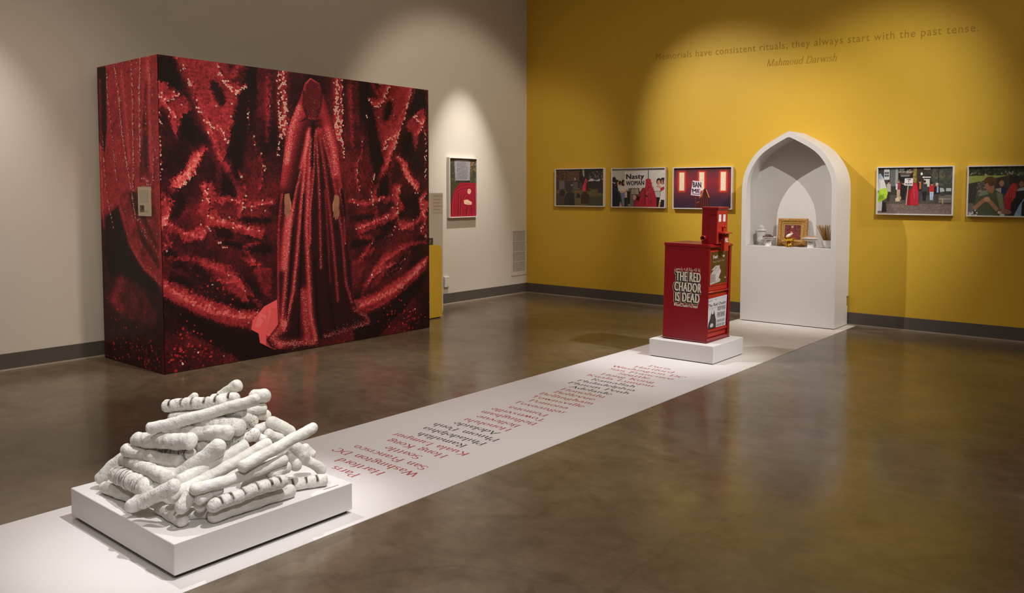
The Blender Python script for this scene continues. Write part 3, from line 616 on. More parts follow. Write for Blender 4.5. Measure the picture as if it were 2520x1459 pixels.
D.t = lambda p: p
for pts, val, sf in REG: D.region(mirrored(pts), val, sf)
for pts, wd, am, gl in folds: D.fold(mirrored(pts), wd * .55, am * .75, gl)
D.t = t_front
D.L = np.clip(D.L, 0, .95)
img = D.picture(9.4, 11, 6., .5, .45)
D.bokeh(img, [(455, 850, 5, 60, (45, 30)), (480, 890, 6, 26, (45, 18)), (540, 720, 4, 24, (30, 20)), (985, 780, 5, 60, (35, 22)), (1010, 800, 4, 30, (28, 20))], 4, [(196, 40, 58), (150, 30, 44), (214, 62, 66), (120, 30, 40)])
D.bokeh(img, [(452, 893, 6, 2, (4, 4)), (484, 862, 4, 2, (3, 3)), (603, 716, 6, 1, (1, 1)), (915, 678, 6, 1, (1, 1)), (1000, 770, 4, 3, (16, 8))], 9, [(250, 232, 220)])
# the plain draped figure that stands in the middle of the print
cvm = Cv(FW, FH, (0, 0, 0)); cvm.a = img
T = t_front
def Fp(pts, col, al=1.): cvm.raw([T(p) for p in pts], col, al)
robe = [(764, 192), (750, 205), (742, 232), (728, 265), (712, 305), (702, 345), (696, 400), (688, 470), (680, 520), (682, 640), (682, 740), (684, 800), (655, 838), (668, 858), (705, 862), (745, 852), (785, 850), (782, 836),
        (830, 826), (880, 808), (914, 800), (908, 780), (880, 765), (868, 735), (860, 650), (852, 560), (850, 510), (838, 430), (832, 370), (822, 305), (806, 262), (795, 232), (786, 205)]
Fp([(682, 738), (650, 755), (622, 790), (618, 812), (636, 822), (640, 845), (676, 862), (690, 800)], (226, 92, 98))
Fp([(640, 770), (655, 780), (640, 806), (626, 806)], (236, 128, 128), .5); Fp([(655, 826), (680, 838), (700, 850), (676, 862), (655, 850)], (160, 44, 54))
for k_ in range(6): Fp([(634 + k_ * 7, 788 - k_ * 6), (652 + k_ * 6, 786 - k_ * 5), (676 + k_, 800 + k_ * 8), (655, 796 + k_ * 4)], (206, 74, 82) if k_ % 2 else (240, 120, 124), .45)
Fp([(868, 740), (888, 748), (880, 762), (905, 776), (880, 790)], (120, 52, 52))
K = Drape(FW, FH, t_front, .10)
for pts, wd, am, gl in [
  ([(764, 200), (752, 240), (740, 280), (722, 330), (706, 400), (696, 450)], 46, .40, 0), ([(770, 200), (782, 240), (800, 290), (818, 340), (834, 410), (842, 460)], 44, .36, 0),
  ([(768, 205), (770, 250), (768, 285)], 40, .34, 0), ([(735, 265), (716, 320), (706, 400)], 14, .35, .55), ([(806, 320), (820, 370), (828, 430)], 16, .35, .5),
  ([(762, 320), (744, 400), (726, 480), (715, 560), (704, 680), (694, 800)], 9, .55, .35), ([(758, 330), (750, 420), (740, 520), (732, 620), (722, 720), (700, 815)], 8, .62, .45),
  ([(766, 340), (760, 450), (755, 560), (760, 680), (766, 780), (778, 838)], 10, .62, .4), ([(774, 330), (772, 430), (764, 520), (764, 600)], 5, .4, .3), ([(778, 320), (784, 430), (787, 520), (790, 660)], 6, .34, .25),
  ([(784, 320), (800, 420), (812, 520), (822, 620), (832, 740)], 7, .32, .12), ([(790, 320), (812, 400), (828, 480), (842, 580), (852, 700), (866, 745)], 7, .30, .12), ([(800, 470), (808, 600), (812, 700)], 5, .18, 0),
  ([(712, 520), (703, 580), (697, 660)], 14, .65, .35), ([(694, 480), (686, 560), (684, 660), (686, 790)], 6, .34, .1), ([(748, 722), (752, 780), (758, 830)], 18, .45, .35),
  ([(700, 800), (672, 832), (690, 852)], 16, .45, .4), ([(690, 850), (730, 846), (772, 846)], 14, .30, .55), ([(836, 470), (846, 520), (850, 600)], 5, .3, .2), ([(870, 760), (895, 775), (908, 788)], 10, .22, .45), ([(800, 830), (850, 815), (905, 796)], 10, .18, .4)]:
    K.fold(pts, wd * (1.7 if wd < 20 else 1), am * .95, gl * .35)
for pts, wd, am in [([(770, 300), (770, 345), (768, 410)], 12, -.9), ([(740, 300), (752, 292), (770, 300), (788, 296)], 5, -.7), ([(716, 500), (726, 460), (736, 420)], 10, -.8), ([(706, 480), (712, 520)], 14, -.8), ([(842, 470), (848, 530)], 12, -.8),
    ([(748, 480), (742, 600), (736, 740), (734, 830)], 6, -.8), ([(774, 640), (780, 760), (790, 840)], 10, -.75), ([(800, 600), (812, 740), (826, 820)], 12, -.5), ([(722, 560), (712, 700), (706, 790)], 5, -.8)]:
    K.fold(pts, wd, am)
K.L = np.clip(K.L, .015, .95)
K.region([(765, 196), (754, 208), (748, 240), (750, 275), (768, 297), (786, 278), (791, 240), (786, 210)], .22, 5)
K.fold([(748, 225), (747, 262), (757, 288)], 8, -.55); K.fold([(792, 225), (790, 262), (780, 288)], 8, -.55)
kp = K.picture(3.2, 41, 4., .5, .22)
mk = Cv(FW, FH, (0, 0, 0)); mk.raw([T(p) for p in robe], (255, 255, 255)); mm = mk.a[..., :1]
cvm.a = cvm.a * (1 - mm) + kp * mm
R_ = random.Random(3)
def glitter(pts, n, rad, col, al=.8, jit=4):
    for _ in range(n):
        i = R_.randrange(len(pts) - 1); f = R_.random(); (ax, ay), (bx, by) = pts[i], pts[i + 1]
        q = T((ax + (bx - ax) * f + R_.gauss(0, jit), ay + (by - ay) * f + R_.gauss(0, jit))); r = rad * R_.uniform(.5, 1.2)
        cvm.raw([(q[0] + r * math.cos(a), q[1] + r * 1.7 * math.sin(a)) for a in (0, 1.05, 2.1, 3.14, 4.2, 5.2)], col, al)
lite = (240, 196, 188)
glitter([(735, 265), (716, 320), (706, 400)], 120, 1.3, lite, .6, 6); glitter([(800, 330), (812, 380), (820, 430)], 110, 1.3, lite, .6, 6)
glitter([(768, 240), (780, 275), (765, 290)], 50, 1.2, (226, 160, 156), .5, 6); glitter([(670, 840), (720, 850), (780, 842)], 130, 1.5, lite, .6, 6); glitter([(800, 825), (860, 805), (905, 792)], 100, 1.3, lite, .6, 6)
for hx_, hy_, m_ in ((706, 478, 1), (829, 482, -1)):
    sk, dk = (150, 102, 80), (92, 58, 46)
    Fp([(hx_ - 5 * m_, hy_), (hx_ + 6 * m_, hy_ - 2), (hx_ + 9 * m_, hy_ + 18), (hx_ + 8 * m_, hy_ + 34), (hx_ - 5 * m_, hy_ + 36), (hx_ - 7 * m_, hy_ + 16)], sk)
    for k_, (o_, l_) in enumerate(((-5, 52), (-2, 59), (2, 61), (6, 55))):
        Fp([(hx_ + (o_ - 1.4) * m_, hy_ + 32), (hx_ + (o_ + 1.9) * m_, hy_ + 32), (hx_ + (o_ + 2.4) * m_, hy_ + l_ - 3), (hx_ + (o_ + 1) * m_, hy_ + l_), (hx_ + (o_ - .8) * m_, hy_ + l_ - 3)], sk)
        if k_: Fp([(hx_ + (o_ - 2) * m_, hy_ + 26), (hx_ + (o_ - 1.2) * m_, hy_ + 26), (hx_ + (o_ - 1) * m_, hy_ + l_ - 5), (hx_ + (o_ - 1.6) * m_, hy_ + l_ - 5)], dk, .8)
    Fp([(hx_ + 8 * m_, hy_ + 10), (hx_ + 11 * m_, hy_ + 22), (hx_ + 10 * m_, hy_ + 40), (hx_ + 8 * m_, hy_ + 38), (hx_ + 7 * m_, hy_ + 20)], (166, 116, 92))
    Fp([(hx_ - 7 * m_, hy_), (hx_ - 4 * m_, hy_ + 36), (hx_ - 7 * m_, hy_ + 36)], dk, .6)
cvm.grain(.012)
print_front = print_mat('sequin_print_front', np.clip(cvm.a * 1.08, 0, 1), .5, .2)
SW, SH = 560, 1290
def t_side(p): q = on(1, MY0, p); return ((q[0] - MX0) / (MX1 - MX0) * SW, (1 - q[2] / MH) * SH)
E_ = Drape(SW, SH, t_side, .42)
E_.L += (smooth_noise(SH, SW, 6, 21) - .5) * .2
E_.mod = .6 + .8 * smooth_noise(SH, SW, 14, 22)
E_.region(ZB([(60, 120), (150, 40), (260, 0), (330, 180), (420, 420), (560, 590), (640, 700), (640, 1500), (60, 1500)]), .10, 22)
E_.region(ZB([(140, 60), (250, -40), (330, 220), (430, 450), (590, 640), (600, 720), (450, 640), (330, 560), (180, 560), (140, 420)]), .03, 5)
E_.region(ZB([(250, -120), (330, -160), (440, 260), (600, 560), (600, 640), (470, 520), (360, 330)]), .34, 5)
E_.region(ZB([(330, -160), (400, -160), (600, 330), (600, 520), (440, 260)]), .14, 6); E_.region(ZB([(400, -160), (560, -160), (600, 240), (600, 330)]), .30, 6)
E_.region(ZA([(70, 170), (140, 160), (150, 700), (130, 900), (80, 800)]), .08, 4); E_.region(ZA([(480, 300), (500, 260), (520, 1100), (430, 1150), (440, 960)]), .20, 6)
E_.region(ZB([(150, 760), (240, 560), (420, 640), (590, 900), (560, 1000), (300, 920)]), .18, 10)
for pts, wd, am, gl in [([(281, 160), (292, 240), (300, 330), (318, 440), (334, 540)], 11, .5, .95), ([(262, 165), (264, 230), (276, 340), (286, 440)], 9, .3, .55), ([(322, 150), (326, 250), (328, 400), (327, 470)], 10, .45, .8),
    ([(345, 145), (342, 230), (344, 340), (345, 400)], 10, .45, .85), ([(365, 150), (368, 300), (372, 420)], 34, .3, 0), ([(300, 180), (312, 300), (320, 400)], 30, .3, 0), ([(252, 330), (258, 440), (270, 520), (280, 560)], 10, .3, .45),
    ([(356, 250), (360, 330)], 8, .2, .3), ([(378, 380), (376, 460)], 10, .3, .3), ([(296, 520), (318, 600), (345, 650), (395, 700)], 22, .32, 0), ([(246, 200), (250, 420), (256, 560)], 20, .28, 0),
    ([(340, 540), (365, 590), (392, 630)], 34, .25, .1), ([(300, 690), (280, 740), (300, 760)], 50, .16, 0), ([(350, 440), (360, 440), (370, 470)], 16, .3, .45)]:
    E_.fold(pts, wd * .7, am * .8, gl)
img2 = E_.picture(6.6, 15, 6., .5, .4)
E_.bokeh(img2, [(300, 780, 4, 30, (30, 40)), (330, 860, 5, 70, (40, 18)), (370, 890, 5, 30, (20, 12))], 5, [(160, 40, 48), (110, 34, 40), (190, 56, 60)])
img2 += np.random.default_rng(5).normal(0, .012, img2.shape[:2] + (1,)).astype(np.float32)
print_side = print_mat('sequin_print_side', np.clip(img2 * 1.5, 0, 1), .5, .2)  # gain brightens the side print in place of light on that face
mu = empty('mural_block', ((MX0 + MX1) / 2, (MY0 + MY1) / 2, 0), 'tall freestanding block wrapped in a red sequin drapery print with a cloaked figure', 'display wall')
MB().box(MX0, MX1 - .004, MY0 + .004, MY1, 0, MH - .001, .004).build('core', M['sign_dark'], mu)
sheet('front_print', print_front, (MX1, MY0, .006), (MX1, MY1, .006), (MX1, MY1, MH), (MX1, MY0, MH), mu, .003, (1, 0, 0))
sheet('side_print', print_side, (MX0, MY0, .006), (MX1, MY0, .006), (MX1, MY0, MH), (MX0, MY0, MH), mu, .003, (0, -1, 0))

# wall label on the block's narrow side
LC = Cv(220, 480, (228, 214, 190), (0, 0, 892, 1459)); LC.win = (165, 75, 695, 1340)
LC.rect(165, 75, 695, 128, (190, 62, 46)); LC.rect(330, 94, 372, 108, (228, 176, 156)); LC.rect(380, 94, 480, 108, (228, 176, 156))
R_ = random.Random(8)
for k in range(17):
    y = 283 + k * 32; x = 225
    while x < (600 if k < 16 else 490):
        wl = R_.uniform(18, 60); LC.rect(x, y - 5, min(x + wl, 605), y + 5, (132, 118, 98), .75); x += wl + 9
LC.rect(240, 895, 420, 1180, (92, 66, 44)); LC.rect(262, 930, 300, 1150, (150, 116, 80)); LC.poly([(300, 960), (360, 950), (372, 1080), (310, 1090)], (58, 38, 30)); LC.rect(330, 1090, 405, 1165, (140, 108, 76))
for k in range(7):
    y = 1095 + k * 14; LC.rect(440, y, 560 + (k * 37) % 50, y + 7, (150, 134, 112), .7)
lab = empty('wall_label', (.97, MY0, 1.384), 'tall cream text label with a red heading on the narrow side of the red block', 'label')
sheet('card', print_mat('label_print', LC.a), (.855, MY0 - .006, 1.384), (1.090, MY0 - .006, 1.384), (1.090, MY0 - .006, 1.655), (.855, MY0 - .006, 1.655), lab, .005, (0, -1, 0))

# ------------------------------------------------------------------ yellow pedestal with its board, behind the block
yp = empty('yellow_pedestal', (.63, -2.90, 0), 'yellow pedestal mostly hidden behind the red block, with a small dark sign', 'pedestal')
YX = .812
MB().box(.44, YX, -3.09, -2.725, .012, .895, .003).build('body', M['yellow_mdf'], yp)
MB().box(.455, YX - .015, -3.07, -2.745, .0, .012).build('recessed_foot', M['dark_gap'], yp)
MB().box(.452, YX - .006, -3.085, -2.737, .895, .925, .003).build('top_plate', M['yellow_mdf'], yp)
sg = empty('question_sign', (.70, -2.93, .925), 'small dark sign ending in a question mark on the yellow pedestal', 'sign')
MB().box(.695, .707, -3.06, -2.775, .925, 1.013, .002).build('plate', M['sign_dark'], sg)
lay(fitted(pen_flat('?', .1, .03), h=.05) if False else fitted(font_flat('?', .6, 0, .25), h=.05), (.7075, -2.835, .942), (0, 1, 0), (0, 0, 1), (1, 0, 0), .0006, 'lettering', M['cream'], sg)
bd = empty('text_board', (.46, -2.85, .0), 'pale upright board behind the yellow pedestal with a grey text sheet', 'board')
def at_plane_x(px, x): q = on(0, x, px); return q
BXX = .43
b1, b2 = on(0, BXX, (1089.5, 475)), on(0, BXX, (1089.5, 610))
MB().box(BXX - .012, BXX, -3.2, b1[1], .0, b1[2], .001).build('panel', M['white_wall'], bd)
TP = Cv(160, 200, (182, 170, 158)); TP.grain(.02)
for k in range(5):
    TP.rect(16, 22 + k * 34, 150 - (k * 17) % 40, 38 + k * 34, (160, 148, 138))
tq = on(0, BXX + .004, (1064, 524))
sheet('text_sheet', print_mat('board_text_print', TP.out(1.1)), (BXX + .004, tq[1], tq[2]), (BXX + .004, b1[1] - .002, tq[2]), (BXX + .004, b1[1] - .002, b1[2] - .002), (BXX + .004, tq[1], b1[2] - .002), bd, .003, (1, 0, 0))

# ------------------------------------------------------------------ framed photographs
def framed(name, label, x0, x1, z0, z1, art, axis='y', dep=.05, lip=.012, group=None):
    """axis y: hangs on the yellow wall (faces -y); axis x: hangs on the white wall (faces +x, x0/x1 are y values)"""
    if axis == 'y': f = lambda u, w, d: (u, -d, w); n = (0, -1, 0); loc = ((x0 + x1) / 2, 0, z0)
    else: f = lambda u, w, d: (d, u, w); n = (1, 0, 0); loc = (0, (x0 + x1) / 2, z0)
    r = empty(name, loc, label, 'framed photo', group)
    for nm, q in (('frame_rail', (x0, x1, z1 - lip, z1)), ('frame_rail', (x0, x1, z0, z0 + lip)), ('frame_stile', (x0, x0 + lip, z0 + lip, z1 - lip)), ('frame_stile', (x1 - lip, x1, z0 + lip, z1 - lip))):
        a, b_, c, d = q
        MB().prism([(a, c), (b_, c), (b_, d), (a, d)], f, .002, dep).build(nm, M['frame_white'], r)
    dp = dep - .02; a, b_, c, d = x0 + lip, x1 - lip, z0 + lip, z1 - lip
    sheet('photograph', art, f(a, c, dp), f(b_, c, dp), f(b_, d, dp), f(a, d, dp), r, .004, n)
    return r
GFR = 'white framed photographs in a row on the yellow wall'
def figure(c, pts, base, seed=1, hi=(214, 70, 78)):
    """a small standing figure under a red cloth"""
    c.poly(pts, base); xs = [p[0] for p in pts]; ys = [p[1] for p in pts]
    R = random.Random(seed); x0, x1, y0, y1 = min(xs), max(xs), min(ys), max(ys); cx = (x0 + x1) / 2; w = x1 - x0; h = y1 - y0
    for k in range(14):
        t0 = R.uniform(-.4, .4); a = R.uniform(.25, .6); b_ = R.uniform(.65, .97)
        P = [(cx + t0 * w * (.25 + .55 * a), y0 + h * a), (cx + t0 * w * (.3 + .6 * b_), y0 + h * b_)]
        c.line(P, w * .03, hi if k % 2 else tuple(int(v_ * .45) for v_ in base), .6)
# cemetery
c = Cv(470, 370, (46, 36, 32), (300, 268, 1475, 1205))
c.speck(300, 268, 620, 560, [(98, 62, 36), (70, 46, 28), (36, 28, 24), (120, 78, 44)], 260, 8, 26, 1, .7)
c.poly([(600, 330), (930, 290), (1000, 560), (600, 570)], (84, 54, 44))
for wx, wy in ((660, 345), (760, 340), (860, 345), (570, 485), (670, 490), (765, 490), (860, 490)):
    c.rect(wx - 6, wy - 4, wx + 36, wy + 66, (120, 100, 88)); c.rect(wx, wy, wx + 28, wy + 58, (40, 34, 34) if wx != 765 else (150, 146, 140))
c.rect(890, 268, 1100, 600, (34, 28, 26)); c.poly([(930, 268), (1000, 268), (1010, 470), (960, 440)], (150, 148, 146)); c.line([(960, 268), (975, 480)], 14, (40, 32, 28)); c.line([(930, 268), (950, 480), (1000, 560)], 26, (30, 26, 26)); c.line([(1035, 268), (1040, 560)], 30, (36, 30, 30))
c.rect(1080, 268, 1475, 600, (40, 36, 36)); c.speck(1120, 330, 1475, 560, [(150, 146, 144), (96, 92, 96), (120, 112, 96)], 50, 6, 22, 3, .7)
c.poly([(1080, 580), (1180, 510), (1290, 560), (1380, 520), (1380, 580)], (170, 168, 176))
c.rect(300, 760, 1475, 1205, (86, 78, 50)); c.speck(300, 760, 1475, 1205, [(118, 106, 66), (66, 62, 42), (140, 122, 76), (56, 56, 40)], 700, 4, 13, 5, .6)
c.poly([(1120, 980), (1475, 950), (1475, 1205), (1100, 1205)], (48, 54, 38), .7); c.rect(300, 900, 520, 1205, (44, 42, 32), .6)
c.rect(300, 560, 850, 800, (58, 52, 52)); c.rect(380, 560, 515, 780, (92, 90, 92)); c.rect(730, 600, 850, 790, (84, 78, 76)); c.rect(560, 610, 700, 850, (54, 46, 48)); c.rect(880, 620, 960, 800, (64, 54, 52))
def stone(x0, x1, y0, y1, col):
    w_ = x1 - x0; c.poly([(x0, y1), (x0, y0 + w_ * .4), (x0 + w_ * .18, y0 + w_ * .36), (x0 + w_ * .3, y0 + w_ * .1), (x0 + w_ * .5, y0), (x0 + w_ * .7, y0 + w_ * .1), (x0 + w_ * .82, y0 + w_ * .36), (x1, y0 + w_ * .4), (x1, y1)], col)
stone(1170, 1330, 560, 780, (40, 38, 42)); stone(1335, 1475, 630, 880, (46, 42, 46)); stone(395, 525, 780, 950, (40, 36, 36)); stone(815, 905, 880, 1005, (36, 30, 34))
c.poly([(1040, 640), (1090, 690), (1130, 790), (1190, 820), (1040, 830)], (66, 22, 24))
figure(c, [(1045, 495), (1025, 545), (1000, 640), (975, 680), (962, 760), (970, 826), (1040, 836), (1040, 680), (1075, 610), (1070, 540)], (196, 48, 66), 2, (226, 96, 110))
c.poly([(1035, 560), (1050, 560), (1050, 640), (1035, 640)], (90, 24, 30))
c.poly([(505, 1195), (510, 1000), (545, 960), (555, 900), (630, 856), (720, 866), (760, 900), (770, 1195)], (40, 34, 40)); stone(925, 1125, 838, 1160, (58, 36, 28))
c.speck(640, 650, 720, 700, [(190, 186, 190)], 6, 6, 14, 2); c.grain(.03)
art1 = print_mat('photo_cemetery', c.out(1.12))
framed('framed_photo', 'white framed dark cemetery photo, leftmost on the yellow wall', .592, 1.487, 1.379, 1.949, art1, group=GFR)
# crowd with placard
c = Cv(470, 355, (206, 198, 188), (195, 218, 1605, 1278))
c.rect(195, 218, 1605, 275, (150, 142, 134)); c.rect(1090, 270, 1605, 1000, (214, 206, 198)); c.rect(195, 270, 540, 560, (186, 184, 174))
c.rect(195, 840, 1605, 1278, (70, 62, 60)); c.rect(640, 760, 780, 1278, (120, 112, 108)); c.rect(1340, 850, 1480, 1010, (190, 184, 178)); c.rect(1380, 1010, 1605, 1278, (28, 24, 30))
c.line([(1168, 270), (1168, 500)], 22, (44, 98, 112))
c.oval(240, 520, 56, 80, (34, 24, 26)); c.poly([(195, 600), (270, 640), (300, 720), (195, 740)], (40, 28, 30)); c.oval(325, 610, 56, 90, (34, 26, 32)); c.oval(352, 630, 30, 60, (190, 134, 104)); c.poly([(195, 740), (330, 680), (380, 900), (430, 1120), (410, 1278), (195, 1278)], (24, 24, 44))
c.line([(215, 745), (320, 790), (385, 900)], 16, (56, 58, 120)); c.oval(405, 610, 40, 60, (46, 32, 30)); c.oval(430, 650, 18, 40, (180, 124, 96)); c.oval(490, 610, 48, 90, (38, 28, 28)); c.oval(518, 610, 22, 46, (200, 146, 116))
c.poly([(420, 720), (540, 690), (580, 860), (520, 900), (400, 880)], (220, 206, 190)); c.line([(420, 850), (540, 870), (610, 820)], 26, (196, 140, 108)); c.poly([(420, 890), (590, 880), (600, 1030), (540, 1040), (580, 1270), (480, 1260)], (112, 128, 160)); c.poly([(540, 880), (610, 860), (600, 1040), (540, 1020)], (206, 196, 184))
c.poly([(600, 850), (690, 850), (680, 1200), (630, 1220), (600, 1000)], (48, 40, 40)); c.poly([(530, 1030), (600, 1020), (590, 1260), (530, 1270)], (34, 30, 36)); c.poly([(410, 1120), (470, 1278), (390, 1278)], (190, 140, 112)); c.oval(655, 1225, 26, 18, (196, 156, 130))
c.rect(700, 760, 930, 940, (40, 34, 34)); c.poly([(720, 770), (905, 770), (920, 935), (705, 930)], (206, 196, 182))
for k in range(7): c.line([(724 - k * 2, 788 + k * 22), (910 + k, 788 + k * 22)], 7, (70, 60, 56))
c.line([(800, 770), (795, 960)], 18, (150, 124, 100))
figure(c, [(1165, 492), (1100, 520), (1090, 720), (1000, 780), (915, 960), (870, 1050), (800, 1080), (790, 1278), (1390, 1278), (1385, 1050), (1340, 860), (1290, 760), (1240, 580), (1220, 510)], (176, 36, 54), 4, (220, 96, 110))
c.speck(1100, 520, 1320, 900, [(216, 110, 124), (120, 20, 34), (232, 150, 156)], 130, 5, 13, 8, .5)
c.poly([(760, 950), (830, 950), (860, 1020), (800, 1100), (760, 1040)], (206, 164, 136)); c.poly([(860, 1010), (960, 980), (930, 1120), (850, 1090)], (60, 18, 24)); c.oval(1120, 980, 46, 20, (60, 20, 26), 1, 12, .5)
for hx, hy in ((1440, 600), (1540, 590), (1600, 580)): c.oval(hx, hy - 20, 60, 95, (46, 32, 30)); c.oval(hx + 8, hy + 6, 44, 66, (206, 150, 118)); c.rect(hx - 18, hy - 14, hx - 4, hy - 6, (60, 40, 36)); c.rect(hx + 20, hy - 14, hx + 34, hy - 6, (60, 40, 36)); c.rect(hx - 4, hy + 36, hx + 22, hy + 44, (150, 84, 78))
c.poly([(1380, 690), (1500, 690), (1490, 760), (1380, 740)], (206, 150, 118)); c.poly([(1480, 760), (1605, 700), (1605, 830), (1490, 840)], (180, 50, 62)); c.poly([(1490, 860), (1605, 780), (1605, 1090), (1450, 1160), (1490, 960)], (222, 208, 196)); c.poly([(1450, 1160), (1500, 1160), (1470, 1278), (1430, 1278)], (196, 140, 108)); c.rect(1500, 1080, 1605, 1278, (36, 30, 34))
c.poly([(535, 290), (1085, 278), (1085, 750), (535, 765)], (222, 216, 216))
c.text(fitted(bold('Nasty', .08), w=490), 570, 505, (1, -.02), (0, -1), (38, 28, 34)); c.text(fitted(bold('WOMAN', .07), w=490, h=124), 570, 685, (1, -.025), (0, -1), (38, 28, 34)); c.grain(.02)
art2 = print_mat('photo_placard_crowd', c.out(1.03))
framed('framed_photo', 'white framed photo of a crowd with a NASTY WOMAN placard', 1.613, 2.497, 1.3735, 1.939, art2, group=GFR)
# red room with lamps
c = Cv(480, 350, (112, 40, 48), (215, 200, 1765, 1310))
yy, xx = np.mgrid[0:350, 0:480].astype(np.float32); fy = yy / 350
c.a[:] = np.stack([np.interp(fy, [0, .12, .35, .6, .8, 1], v_) for v_ in ([66, 104, 140, 104, 66, 52], [36, 46, 42, 42, 36, 34], [42, 54, 52, 54, 52, 56])], -1) / 255.
for lx in (430, 975, 1545):
    px_, wd_ = (lx - 215) / 1550 * 480, 22; y0_, y1_ = (320 - 200) / 1110 * 350, (830 - 200) / 1110 * 350
    dx = np.maximum(np.abs(xx - px_) - wd_, 0); dy = np.maximum(np.maximum(y0_ - yy, yy - y1_), 0); g_ = np.exp(-(dx ** 2 + dy ** 2) / (13. ** 2))[..., None]
    c.a = c.a * (1 - g_ * .9) + np.array((226, 74, 44)) / 255 * g_ * .9
    c.rect(lx - 66, 322, lx + 66, 826, (236, 218, 190)); [c.rect(lx - 66 + k * 33 - 3, 322, lx - 66 + k * 33 + 3, 826, (214, 180, 140), .7) for k in range(1, 4)]
c.poly([(1060, 765), (1010, 820), (985, 880), (930, 1000), (920, 1110), (800, 1160), (800, 1310), (1200, 1310), (1200, 1080), (1180, 980), (1130, 850), (1090, 780)], (70, 30, 28))
c.line([(1020, 830), (980, 920), (925, 1030)], 26, (226, 128, 60), .9); c.line([(1000, 920), (985, 1010)], 20, (206, 100, 60), .8); c.line([(1098, 800), (1140, 900), (1180, 1020)], 24, (236, 150, 80), .9)
for k in range(9): c.line([(960 + k * 24, 1020), (930 + k * 32, 1290)], 10, (150, 60, 50) if k % 2 else (40, 20, 20), .7)
c.line([(840, 1160), (920, 1130)], 16, (200, 84, 70)); c.line([(815, 980), (810, 1310)], 8, (150, 70, 60), .8)
c.poly([(728, 545), (975, 580), (940, 980), (682, 950)], (222, 206, 222))
c.text(fitted(bold('BAN', .09), w=232, h=150), 738, 728, (1, .09), (-.08, -1), (40, 30, 36)); c.text(fitted(bold('ME', .08), w=222, h=110), 722, 885, (1, .06), (-.08, -1), (40, 30, 36)); c.line([(715, 912), (928, 938)], 18, (40, 30, 36)); c.grain(.025)
art3 = print_mat('photo_red_room', c.out(1.08))
framed('framed_photo', 'white framed photo of a BAN ME sign in a red-lit room', 2.613, 3.478, 1.367, 1.932, art3, group=GFR)
# street crossing
c = Cv(560, 350, (58, 56, 52), (275, 190, 1955, 1262))
c.speck(275, 190, 1955, 700, [(44, 40, 36), (74, 72, 66), (90, 84, 70), (52, 56, 48)], 240, 20, 60, 1, .5)
c.rect(275, 830, 1700, 1040, (84, 78, 74)); c.rect(1600, 820, 1955, 1000, (112, 106, 100)); c.rect(275, 1030, 1955, 1262, (112, 96, 90)); c.speck(275, 1050, 1955, 1262, [(128, 112, 104), (96, 82, 78), (142, 126, 118)], 400, 8, 20, 2, .5)
c.rect(410, 215, 540, 470, (190, 192, 196)); [c.rect(x_, y_, x_ + 46, y_ + 44, (70, 74, 80)) for x_, y_ in ((424, 290), (478, 290), (424, 352), (478, 352))]
c.rect(560, 200, 690, 620, (96, 100, 98)); c.rect(676, 200, 742, 620, (146, 150, 146)); c.rect(742, 215, 1070, 520, (36, 30, 28)); c.rect(760, 200, 880, 262, (130, 128, 120)); c.speck(920, 230, 1080, 330, [(226, 96, 80), (110, 150, 170), (196, 190, 120)], 26, 8, 16, 5, .8)
c.text(fitted(bold('SMOKE RINGS', .08), w=310, h=34), 752, 310, (1, 0), (0, -1), (212, 206, 196)); c.rect(780, 330, 1040, 342, (150, 120, 100)); c.rect(800, 365, 1010, 376, (190, 184, 176)); c.rect(800, 388, 1000, 398, (190, 184, 176))
c.rect(1080, 190, 1170, 560, (124, 106, 56)); c.speck(1080, 190, 1170, 560, [(160, 138, 76), (84, 76, 44), (190, 170, 110)], 90, 8, 18, 6, .6); c.rect(1165, 190, 1330, 620, (66, 52, 40)); c.rect(1320, 200, 1470, 245, (186, 178, 164)); c.rect(1500, 190, 1955, 660, (74, 76, 66)); c.speck(1500, 190, 1955, 600, [(98, 100, 84), (60, 62, 54), (112, 104, 76)], 130, 14, 40, 7, .5); c.rect(1640, 190, 1660, 640, (48, 46, 42))
c.oval(1272, 340, 26, 34, (216, 236, 226)); c.poly([(1270, 385), (1490, 385), (1490, 450), (1270, 450)], (44, 40, 40)); c.poly([(1280, 418), (1330, 392), (1330, 408), (1480, 408), (1480, 432), (1330, 432), (1330, 446)], (226, 222, 214)); c.rect(1325, 460, 1455, 635, (212, 206, 198))
def walker(x, y0, y1, top, leg, w=70, hair=(40, 30, 28), skin=(196, 150, 120)):
    h = y1 - y0; c.poly([(x - w * .5, y0 + h * .17), (x + w * .5, y0 + h * .17), (x + w * .6, y0 + h * .55), (x - w * .6, y0 + h * .55)], top); c.poly([(x - w * .45, y0 + h * .54), (x + w * .45, y0 + h * .54), (x + w * .3, y1), (x - w * .35, y1)], leg)
    c.line([(x - 2, y0 + h * .6), (x, y1)], 6, (60, 54, 50), .6); c.oval(x, y0 + h * .09, w * .26, h * .085, skin); c.oval(x - 2, y0 + h * .05, w * .28, h * .06, hair)
walker(525, 480, 980, (176, 170, 160), (54, 44, 40), 90); walker(755, 470, 900, (150, 50, 52), (196, 164, 140), 90, (120, 84, 56)); c.poly([(690, 560), (735, 560), (730, 700), (690, 700)], (190, 206, 222))
walker(870, 510, 940, (36, 32, 36), (30, 28, 30), 130); walker(1240, 470, 970, (40, 36, 38), (60, 66, 84), 90); c.rect(1228, 545, 1268, 690, (206, 110, 66)); walker(1345, 490, 960, (64, 68, 74), (36, 34, 40), 110); walker(1505, 535, 940, (190, 44, 46), (176, 196, 222), 100); walker(1620, 550, 1020, (34, 32, 34), (74, 66, 60), 120, (196, 190, 186)); c.rect(1615, 630, 1655, 770, (150, 170, 200))
